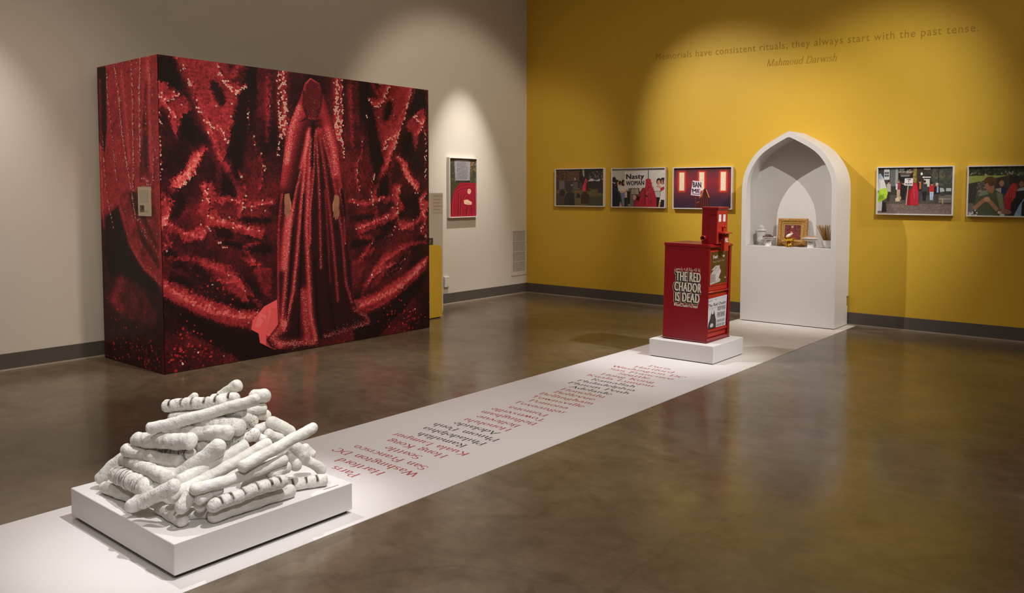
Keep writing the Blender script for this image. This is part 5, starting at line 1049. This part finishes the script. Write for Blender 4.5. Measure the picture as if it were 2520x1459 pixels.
# coin tower
TX0, TX1, TY0, TY1 = 4.495, 4.650, -2.945, -2.722
tw = MB().box(TX0, TX1, TY0, TY1, BZ1 + .004, 1.452, .004).build('coin_tower', M['red_metal'], nb)
MB().box(TX0 - .003, TX1 + .016, TY0 - .003, TY1 + .003, 1.432, 1.458, .005).build('tower_cap', M['red_metal'], tw)
MB().box(TX1, TX1 + .004, TY0 + .004, TY1 - .004, BZ1 + .006, 1.430).build('face_plate', M['red_front'], tw)
MB().box(TX0 + .075, TX0 + .077, TY0 - .0015, TY0, BZ1 + .006, 1.40).build('side_seam', M['red_dark'], tw)
MB().box(TX0 + .075, TX1 - .012, TY0 - .0025, TY0, 1.386, 1.390).build('slot_rib', M['red_dark'], tw)
tbq = MB()
def rot_x(mb, k, c_): mb.v[-k:] = [(c_[0] + q[0], c_[1] - q[2], c_[2] + q[1]) for q in mb.v[-k:]]
tbq.lathe((0, 0, 0), [(.026, 0), (.028, .004), (.024, .012), (.023, .022), (.026, .026), (.017, .027), (.016, .004)], 20, cap=False); rot_x(tbq, 140, (4.522, TY0, 1.158)); tbq.build('coin_return', M['red_metal'], tw, True)
hb_ = MB(); hb_.lathe((0, 0, 0), [(.016, 0), (.0005, .0005)], 20); rot_x(hb_, 40, (4.522, TY0 - .003, 1.158)); hb_.build('return_hole', M['black'], tw)
for y_ in (TY0 + .028, TY0 + .122): MB().box(TX1 + .004, TX1 + .0052, y_, y_ + .050, 1.318, 1.386).build('blank_sticker', M['paper_white'], tw)
kn = MB(); kn.lathe((0, 0, 0), [(.016, 0), (.016, .006), (.010, .010), (.010, .028), (.013, .03), (.013, .034)], 16); kn.v = [(TX1 + .004 + q[2], TY0 + .115 + q[0], 1.268 + q[1]) for q in kn.v]; kn.build('coin_knob', M['red_front'], tw, True)
MB().box(TX1 + .004, TX1 + .012, TY0 + .112, TY0 + .118, 1.215, 1.26).build('coin_guide', M['red_dark'], tw)
# pull handle: a channel down the front, with a bent grip plate
PY0, PY1 = TY0 + .085, TY0 + .185
hd = MB().box(TX1 + .006, TX1 + .040, PY0, PY1, 1.036, 1.222, .003).build('pull_channel', M['red_front'], nb)
MB().box(TX1 + .0395, TX1 + .0412, PY0 - .002, PY0, 1.036, 1.22).build('channel_edge', M['red_dark'], hd)
gr = MB().prism([(TX1 + .004, 1.205), (TX1 + .072, 1.205), (TX1 + .076, 1.211), (TX1 + .068, 1.217), (TX1 + .004, 1.222)], lambda u_, v_, d: (u_, d, v_), PY0 - .055, PY1 + .004).build('grip_plate', M['red_front'], hd)
MB().tube([(TX1 + .01, PY0 - .045, 1.206), (TX1 + .008, PY0 - .048, 1.16), (TX1 + .012, PY0 - .03, 1.135), (TX1 + .03, PY0 + .01, 1.165), (TX1 + .06, PY0 + .02, 1.205)], .004, 6).build('grip_brace', M['red_dark'], hd, True)
lay(fitted(font_flat('PULL', .75, .05), w=.062), (TX1 + .0405, PY0 + .02, 1.125), (0, 1, 0), (0, 0, 1.3), (1, 0, 0), .0008, 'pull_lettering', M['paper_white'], hd)
MB().box(TX1 - .01, TX1 + .0045, TY0 + .045, TY0 + .065, 1.105, 1.135).build('lock_slot', M['black'], tw)
# lettering on the side that faces the pile
ns = (0, -1, 0); sy = BY0
AR = '\uFEE5\uFEEE\uFECC\uFE9F\uFE8D\uFEAD \uFEEA\uFEF4\uFEDF\uFE87 \uFE8E\uFEE7\uFE87\uFEED \uFEEA\uFEE0\uFEDF \uFE8E\uFEE7\uFE87'
flA = font_flat(AR, .8, .004); flA = fitted(flA, w=.275)
lay(flA, (4.281, sy, .846), (1, 0, 0), (0, 0, 1), ns, .0012, 'arabic_lettering', M['cream'], nb)
TX = .026
for i, t_ in enumerate(('THE RED', 'CHADOR', 'IS DEAD')):
    z_ = .742 - i * .0995; hgt = .088; w_ = (.262, .286, .258)[i]; x_ = (4.298, 4.284, 4.296)[i]
    for offs, mt, lift, dx, dz in ((.115, 'cream', .0010, -.006, -.006), (.085, 'ink', .0014, -.006, -.006), (.078, 'ink', .0017, -.001, -.001), (.034, 'cream', .0023, .003, .002)):
        bs_ = bold(t_, .10, 1., 1.1); base = bs_
        if offs == .034: f_ = bs_
        else:
            f_ = ([], [])
            for k_ in range(8):                       # a swollen outline, layer behind layer
                e_ = offs - .034; o_ = len(f_[0]); f_ = (f_[0] + [(p[0] + e_ * 1.9 * math.cos(k_ * PI / 4), p[1] + e_ * math.sin(k_ * PI / 4), p[2] + k_ * 4e-6) for p in bs_[0]], f_[1] + [tuple(i_ + o_ for i_ in q) for q in bs_[1]])
        ab = np.array(base[0]); kx = w_ / (ab[:, 0].max() - ab[:, 0].min()); ky = hgt / (ab[:, 1].max() - ab[:, 1].min())
        fl_ = ([((p[0] - ab[:, 0].min()) * kx, (p[1] - ab[:, 1].min()) * ky, p[2]) for p in f_[0]], f_[1])
        lay(fl_, (x_ + dx, sy, z_ + dz), (1, 0, 0), (0, 0, 1), ns, lift + i * .00008, 'side_lettering', M[mt], nb)
lay(fitted(pen_flat('#RedChadorIsDead', .17, .05, 45, False, 0, .8, 4), w=.25), (4.287, sy, .497), (1, 0, 0), (0, 0, 1.1), ns, .0012, 'hashtag_lettering', M['cream'], nb)
sc = MB(); sc.lathe((0, 0, 0), [(.0045, 0), (.003, .002)], 8); rot_x(sc, 16, (4.628, sy, .640)); sc.build('side_screw', M['black'], nb)
nb.rotation_euler = (-.010, .012, 0)
_m = nb.rotation_euler.to_matrix(); npap.location = nb.location + _m @ (npap.location - nb.location); npap.rotation_euler = nb.rotation_euler

# ------------------------------------------------------------------ lettered floor strip
SX0, SX1 = 3.769, 5.068
fsx = empty('floor_strip', ((SX0 + SX1) / 2, -5.5, 0), 'long white vinyl strip across the floor lettered with city names', 'floor strip')
M['strip_far'] = pm('browner_white_vinyl', (.68, .635, .605), .5, .09, 5, .02, 90)  # far sheet, slightly browner and more mottled than the near one
YS = -3.12
MB().box(SX0, SX1, -11.2, YS, .0, .0022).build('vinyl_sheet', M['strip'], fsx)
MB().box(SX0, SX1, YS, -.035, .0, .0018).build('vinyl_sheet', M['strip_far'], fsx)
CIT = ['Paris', 'Hartford', 'Washington DC', 'San Francisco', 'Seattle', 'Hong Kong', 'Kuala Lumpur', 'Ramallah', 'Philadelphia', 'Phnom Penh', 'Adelaide', 'Honolulu', 'Bellevue', 'Bellingham', 'Townsville', 'Pomona', 'Tovaangar']
CXS = 4.437
for i, t_ in enumerate(CIT):
    mt = M['black_text'] if 7 <= i <= 10 else M['red_text']
    fl_ = pen_flat(t_, .105, .024, 0, True, 0, 1.12, 0, .03); fl_ = ([(p[0] * .0935, p[1] * .088, p[2]) for p in fl_[0]], fl_[1])
    y_ = -3.607 - i * .1113
    lay(fl_, (CXS, y_, .0022), (1, 0, 0), (0, 1, 0), (0, 0, 1), .0005, 'city_name', mt, fsx, center=True)
    if i < 16: lay(fl_, (CXS, -7.152 + i * .1113, .0022), (-1, 0, 0), (0, -1, 0), (0, 0, 1), .0005, 'city_name', mt, fsx, center=True)

# ------------------------------------------------------------------ plinth and the heap of white loaves
PX0, PX1, PY0_, PY1_, PH = 3.950, 4.949, -8.466, -7.540, .156
pl = empty('low_plinth', ((PX0 + PX1) / 2, (PY0_ + PY1_) / 2, 0), 'low broad white plinth under the heap of white loaves', 'plinth')
MB().box(PX0, PX1, PY0_, PY1_, .022, PH, .0025).build('block', M['white_mdf'], pl)
MB().box(PX0 + .02, PX1 - .02, PY0_ + .02, PY1_ - .02, .0025, .022).build('recessed_foot', M['dark_gap'], pl)
cap = on(2, PH, (797, 1205.5)); cap2 = on(2, PH, (834, 1193.5)); dvc = Vector(cap2 - cap)
cr = MB(); L_ = dvc.length; dn = dvc.normalized(); pn_ = Vector((-dn.y, dn.x, 0))
R_ = random.Random(4); x_ = 0
while x_ < L_:
    w_ = R_.uniform(.003, .009); a = Vector(cap) + dn * x_; b_ = Vector(cap) + dn * min(x_ + w_, L_); up_ = Vector((0, 0, .0004))
    cr.add([a + up_, b_ + up_, b_ + pn_ * .006 + up_, a + pn_ * .006 + up_], [(0, 1, 2, 3)]); x_ += w_ + .0025
o = cr.build('caption', M['ink'], pl, fix=False)
# every loaf: ends in the photograph's pixels are turned into points on the heap's sloping side once, here
APX, APY, APH = 4.52, -7.95, .50
def heap_z(x, y):
    dx, dy = x - APX, y - APY
    rx = .55 if dx < 0 else .42; ry = .50 if dy < 0 else .39
    rho = (abs(dx / rx) ** 2.6 + abs(dy / ry) ** 2.6) ** (1 / 2.6)
    return PH + APH * (1 - rho)
def heap_point(px, r, lay_):
    d = ray(px)
    if lay_ == 'g': return on(2, PH + r * .97, px)
    best = None; prev = None
    for t_ in np.arange(3.2, 6.2, .01):
        p = _C + d * t_; f_ = p[2] - heap_z(p[0], p[1])
        if f_ <= 0: best = t_; break
        if prev is None or f_ < prev[0]: prev = (f_, t_)
    t_ = best if best is not None else prev[1]
    p = _C + d * (t_ - lay_)
    if p[2] < PH + r: p = on(2, PH + r * .97, px)
    return p
def loaf(a, b_, ra, rb, kind, seed, bend):
    """one loaf: 52 rings of 20, tapered ends, slashes and seams cut into the crust"""
    R = random.Random(seed); a, b_ = Vector(a), Vector(b_); axd = b_ - a; Ln = axd.length; axd.normalize()
    side = axd.cross(Vector((0, 0, 1))).normalized(); up = side.cross(axd)
    NR, NS = (130 if kind in ('slash', 'birch') else 64), 20; vs, fs, st = [], [], []
    ph = [R.uniform(0, 6.28) for _ in range(8)]; am = [R.uniform(.02, .06) for _ in range(8)]
    cuts = []; ncut = 0; fq = Ln / .45
    if kind.startswith('slash'): ncut = int(kind[5:]); kind = 'slash'
    if kind == 'slash':
        k = ncut; cuts = [(i + .8 + R.uniform(-.12, .12)) / (k + .6) for i in range(k)]
    if kind == 'birch':
        cuts = [R.uniform(.08, .94) for _ in range(17)]
    tip_a, tip_b = R.uniform(.6, 1.15), R.uniform(.6, 1.15)
    for i in range(NR + 1):
        t_ = i / NR; t_ = .5 - .5 * math.cos(PI * t_) if True else t_; t_ = .35 * (i / NR) + .65 * t_
        s0, s1 = t_ * Ln / (ra * tip_a), (1 - t_) * Ln / (rb * tip_b)
        e = min(1, s0) ; e1 = min(1, s1)
        prof = math.sqrt(max(0, 1 - (1 - e) ** 2)) * math.sqrt(max(0, 1 - (1 - e1) ** 2))
        r = (ra + (rb - ra) * t_) * max(prof, .02)
        c_ = a + axd * (Ln * t_) + up * (bend * Ln * math.sin(PI * t_)) + side * (am[6] * .25 * Ln * math.sin(PI * t_ + ph[6] * .3))
        for k in range(NS):
            g_ = 2 * PI * k / NS
            w = 1 + am[0] * math.sin(2 * g_ + ph[0]) + am[1] * math.sin(5 * fq * t_ * PI + ph[1] + g_) + am[2] * math.sin(9 * fq * t_ * PI + ph[2] - 2 * g_) * .8 + am[3] * .6 * math.sin(17 * fq * t_ * PI + 3 * g_ + ph[3]) + R.uniform(-.012, .012)
            dark_mark = 0.; fleck = 0.
            if kind in ('slash', 'speck', 'birch', 'fleck'): fleck = {'slash': .45, 'speck': .9, 'birch': .3, 'fleck': .5}[kind]
            upc = math.sin(g_)
            if kind == 'slash':
                for cu in cuts:
                    dd = abs(t_ - cu - .012 * math.cos(g_)) * Ln
                    if upc > -.1 and dd < .0075: q = 1 - dd / .0075; w -= .17 * q; dark_mark = max(dark_mark, min(1, q * 2.6) * min(1, (upc + .1) * 3))
            if kind == 'birch':
                for j, cu in enumerate(cuts):
                    dd = abs(t_ - cu - .02 * math.sin(g_ + j)) * Ln; ok = math.sin(g_ * 1. + j * 1.3) > -.35
                    if ok and dd < .0045: q = 1 - dd / .0045; w -= .08 * q; dark_mark = max(dark_mark, min(1, q * 1.9) * .8)
            if kind == 'twist':
                q = math.sin(g_ * 1 + t_ * Ln / .055 * 2.2 + ph[5]); w -= .11 * max(0, 1 - abs(q) * 4.0); dark_mark = .16 * max(0, 1 - abs(q) * 6)  # twist grooves are cut in and coloured slightly darker
            if kind == 'seam':
                gg = (g_ - (PI * .38 + .5 * math.sin(t_ * 5 + ph[4])) + PI) % (2 * PI) - PI
                if .08 < t_ < .92: q = max(0, 1 - abs(gg) / .34); w -= .24 * q; dark_mark = .4 * max(0, q * 2 - 1.2); w += .10 * max(0, 1 - abs(gg - .55) / .35)  # bottom of the seam is coloured darker
            p = c_ + (side * math.cos(g_) + up * math.sin(g_)) * (r * w)
            if p.z < PH + .0015: p.z = PH + .0015
            vs.append(p); st.append((dark_mark, fleck, 0, 1))
    for i in range(NR):
        for k in range(NS): j = (k + 1) % NS; fs.append((i * NS + k, i * NS + j, i * NS + NS + j, i * NS + NS + k))
    fs += [tuple(range(NS - 1, -1, -1)), tuple(range(NR * NS, NR * NS + NS))]
    mb = MB(); mb.add(vs, fs); o = mb.build('baguette', M['loaf'], None, True)
    ca = o.data.color_attributes.new('dark_mark', 'FLOAT_COLOR', 'POINT'); ca.data.foreach_set('color', np.array(st, np.float32).ravel())
    return o
LOAVES = [  # end a px, end b px, half widths px, layers (m towards the viewer, g: lying on the plinth), kind, bend, label
 ((536, 973), (594, 944), 8, 15, .06, .06, 'plain', .0, 'short white loaf with a knobbed end, topmost on the heap'),
 ((401, 999), (556, 987), 14, 13, .05, .05, 'slash5', .0, 'white loaf with five dark crosswise slashes, lying level at upper left'),
 ((462, 988), (486, 970), 9, 8, .0, .0, 'plain', .0, 'small white loaf tip poking up behind the level slashed loaf'),
 ((518, 981), (590, 979), 11, 12, .03, .03, 'slash2', .0, 'white loaf lying directly under the topmost knobbed loaf'),
 ((361, 1056), (639, 981), 13, 13, .09, .09, 'plain', -.01, 'longest slim white loaf slanting across the upper heap'),
 ((612, 974), (667, 976), 13, 17, .03, .03, 'plain', .03, 'round-ended white loaf at the top right corner of the heap'),
 ((578, 1012), (658, 1003), 11, 11, .04, .04, 'plain', .0, 'white loaf stub under the long slanting loaf, upper right'),
 ((610, 1016), (667, 1023), 12, 12, .02, .02, 'plain', .0, 'white loaf stub second from top at the right edge'),
 ((414, 1028), (606, 1012), 11, 14, .01, .01, 'fleck', .0, 'dark-veined white loaf half hidden behind the long slanting loaf'),
 ((470, 1042), (599, 1056), 16, 20, .05, .06, 'fleck', .04, 'fat white loaf with brown flecks below the long slanting loaf'),
 ((566, 1024), (632, 1043), 17, 16, .03, .03, 'speck', .02, 'plump pale loaf with a pointed tip at upper right'),
 ((404, 1064), (572, 1064), 15, 16, .08, .08, 'seam', -.01, 'white loaf split open along a long ragged seam'),
 ((327, 1082), (478, 1087), 16, 18, .08, .09, 'twist', .0, 'thick twisted white loaf lying level at the left edge'),
 ((304, 1104), (448, 1138), 14, 15, .08, .07, 'twist', -.02, 'twisted white loaf just below the level one at left'),
 ((392, 1112), (472, 1118), 14, 14, .02, .02, 'birch', .0, 'dark-striped white loaf peeping from the hollow at left centre'),
 ((312, 1252), (552, 1090), 16, 19, 'g', .11, 'plain', -.02, 'broad white loaf running from the front left up to the middle'),
 ((462, 1108), (520, 1090), 12, 12, .05, .05, 'plain', .0, 'broken white loaf end above the broad middle loaf'),
 ((545, 1092), (641, 1064), 15, 14, .07, .07, 'speck', -.01, 'black-speckled white loaf right of the centre'),
 ((305, 1129), (411, 1178), 14, 16, .08, .10, 'plain', .0, 'wrinkled white loaf slanting down at the left side'),
 ((240, 1186), (322, 1118), 14, 15, 'g', .03, 'plain', .05, 'white loaf leaning at the far left corner of the plinth'),
 ((282, 1162), (372, 1206), 19, 22, .06, .06, 'birch', .01, 'brown-striped white loaf at the left front'),
 ((254, 1196), (345, 1233), 13, 14, 'g', 'g', 'plain', .0, 'white loaf flat on the plinth at the left front edge'),
 ((344, 1240), (438, 1190), 15, 16, .10, .11, 'fleck', .0, 'cracked white loaf beside the lower end of the broad middle loaf'),
 ((431, 1190), (612, 1092), 16, 14, .09, .08, 'plain', .0, 'long white loaf above the centre of the front side'),
 ((412, 1228), (668, 1086), 15, 13, .11, .11, 'plain', -.005, 'slender white loaf sloping up through the middle of the front side'),
 ((585, 1152), (780, 1049), 14, 12, .13, .14, 'plain', .0, 'long straight white loaf jutting out past the right side'),
 ((466, 1207), (708, 1128), 13, 11, .15, .12, 'plain', -.02, 'long slightly bowed white loaf low on the front side'),
 ((509, 1250), (709, 1180), 16, 15, .06, .06, 'slash6', .02, 'white loaf with six brown notches, second from the front'),
 ((511, 1273), (727, 1205), 16, 15, 'g', 'g', 'seam', .01, 'large white loaf lying foremost on the plinth'),
 ((690, 1198), (807, 1181), 13, 13, 'g', 'g', 'slash3', .02, 'notched white loaf flat on the plinth at the right front'),
 ((520, 1212), (484, 1256), 13, 14, .03, .05, 'fleck', .0, 'round loaf end facing forward low at the front'),
 ((545, 1200), (482, 1233), 15, 12, .05, .05, 'plain', .0, 'pointed white loaf tip tucked behind the notched loaf'),
 ((478, 1198), (438, 1264), 14, 17, .05, .07, 'plain', .0, 'blunt white loaf end drooping at the front'),
 ((390, 1246), (454, 1286), 13, 13, 'g', 'g', 'plain', .0, 'short white loaf nearest the front corner of the plinth'),
 ((448, 1266), (520, 1262), 11, 11, 'g', 'g', 'plain', .0, 'shaded white loaf flat on the plinth behind the front ones'),
 ((596, 1204), (694, 1160), 15, 15, .02, .02, 'plain', .0, 'shaded white loaf between the long bowed loaf and the six-notched one'),
 ((656, 1032), (726, 1072), 12, 14, .05, .06, 'plain', .02, 'stubby white loaf sloping down at the upper right'),
 ((628, 1056), (670, 1048), 12, 12, .03, .03, 'fleck', .0, 'rough little white loaf end just above the crumbly one, upper right'),
 ((652, 1064), (696, 1084), 12, 12, .04, .05, 'fleck', .0, 'crumbly white loaf end above the jutting straight loaf'),
 ((622, 1072), (656, 1086), 10, 11, .03, .03, 'plain', .0, 'little white loaf end beside the black-speckled loaf'),
 ((716, 1094), (757, 1130), 15, 17, .05, .06, 'fleck', .0, 'thick white loaf end right of the jutting straight loaf'),
 ((742, 1096), (773, 1126), 11, 13, .0, .02, 'plain', .0, 'smooth white loaf end outermost on the right slope'),
 ((738, 1128), (800, 1161), 10, 12, .05, .05, 'plain', .04, 'curved white loaf low on the right slope'),
 ((700, 1112), (738, 1156), 11, 14, .07, .08, 'plain', .0, 'pear-shaped white loaf end on the right slope'),
 ((660, 1170), (713, 1144), 14, 14, .06, .06, 'plain', .0, 'white loaf knob below the right end of the bowed loaf'),
]
FAT = 1.12
HEAP = []
for i, (pa, pb, ha, hb2, la, lb, kind, bend, label) in enumerate(LOAVES):
    def end(px, half, lay_):
        q = heap_point(px, .03, lay_); r = half * FAT * float(np.dot(q - _C, _F)) / CF; return heap_point(px, r, lay_), r
    for _ in range(60 if 'g' not in (la, lb) else 5):   # a long loaf bridges the heap instead of cutting through it
        (a, ra), (b_, rb) = end(pa, ha, la), end(pb, hb2, lb)
        want = .35 * min([q for q in (la, lb) if q != 'g'] or [0])
        low = min((a[2] + (b_[2] - a[2]) * t_) - heap_z(*(a + (b_ - a) * t_)[:2]) for t_ in np.linspace(.15, .85, 15))
        if low >= want or (la == 'g' and lb == 'g'): break
        la = la if la == 'g' else la + .008; lb = lb if lb == 'g' else lb + .008
    HEAP.append(dict(a=a, b=b_, ra=ra, rb=rb, fa=la == 'g', fb=lb == 'g', da=ray(pa), db=ray(pb), sa=0., sb=0.))
def nearest(A, B):
    """parameters of the closest points of two loaf axes, by sampling"""
    T = np.linspace(0, 1, 17); P = A['a'] + (A['b'] - A['a']) * T[:, None]; Q = B['a'] + (B['b'] - B['a']) * T[:, None]
    Rr = (A['ra'] + (A['rb'] - A['ra']) * T)[:, None] + (B['ra'] + (B['rb'] - B['ra']) * T)[None]
    G_ = np.linalg.norm(P[:, None] - Q[None], axis=2) - Rr * .93
    i_, j_ = np.unravel_index(np.argmin(G_), G_.shape); return G_[i_, j_], T[i_], T[j_], P[i_], Q[j_]
for _ in range(25):                          # let the loaves settle apart, along the line of depth
    worst = 0
    for i in range(len(HEAP)):
        for j in range(i + 1, len(HEAP)):
            A, B = HEAP[i], HEAP[j]; g_, ti, tj, p, q = nearest(A, B)
            if g_ >= 0: continue
            worst = min(worst, g_); near = np.linalg.norm(p - _C) < np.linalg.norm(q - _C)
            for X, t_, sg in ((A, ti, 1 if near else -1), (B, tj, -1 if near else 1)):
                st_ = min(-g_ * .4, .006) * sg
                for e_, f_, w_ in (('a', 'fa', 1 - t_), ('b', 'fb', t_)):
                    k_ = 's' + e_
                    if X[f_] or abs(X[k_] + st_ * w_) > .06: continue
                    n_ = X[e_] - X['d' + e_] * st_ * w_
                    if n_[2] < PH + X['r' + e_] * .95: continue
                    X[e_] = n_; X[k_] += st_ * w_
for i, (H_, L_row) in enumerate(zip(HEAP, LOAVES)):
    o = loaf(H_['a'], H_['b'], H_['ra'], H_['rb'], L_row[6], 100 + i, L_row[7])
    tag(o, L_row[8], 'bread', 'white loaves heaped on the low plinth')
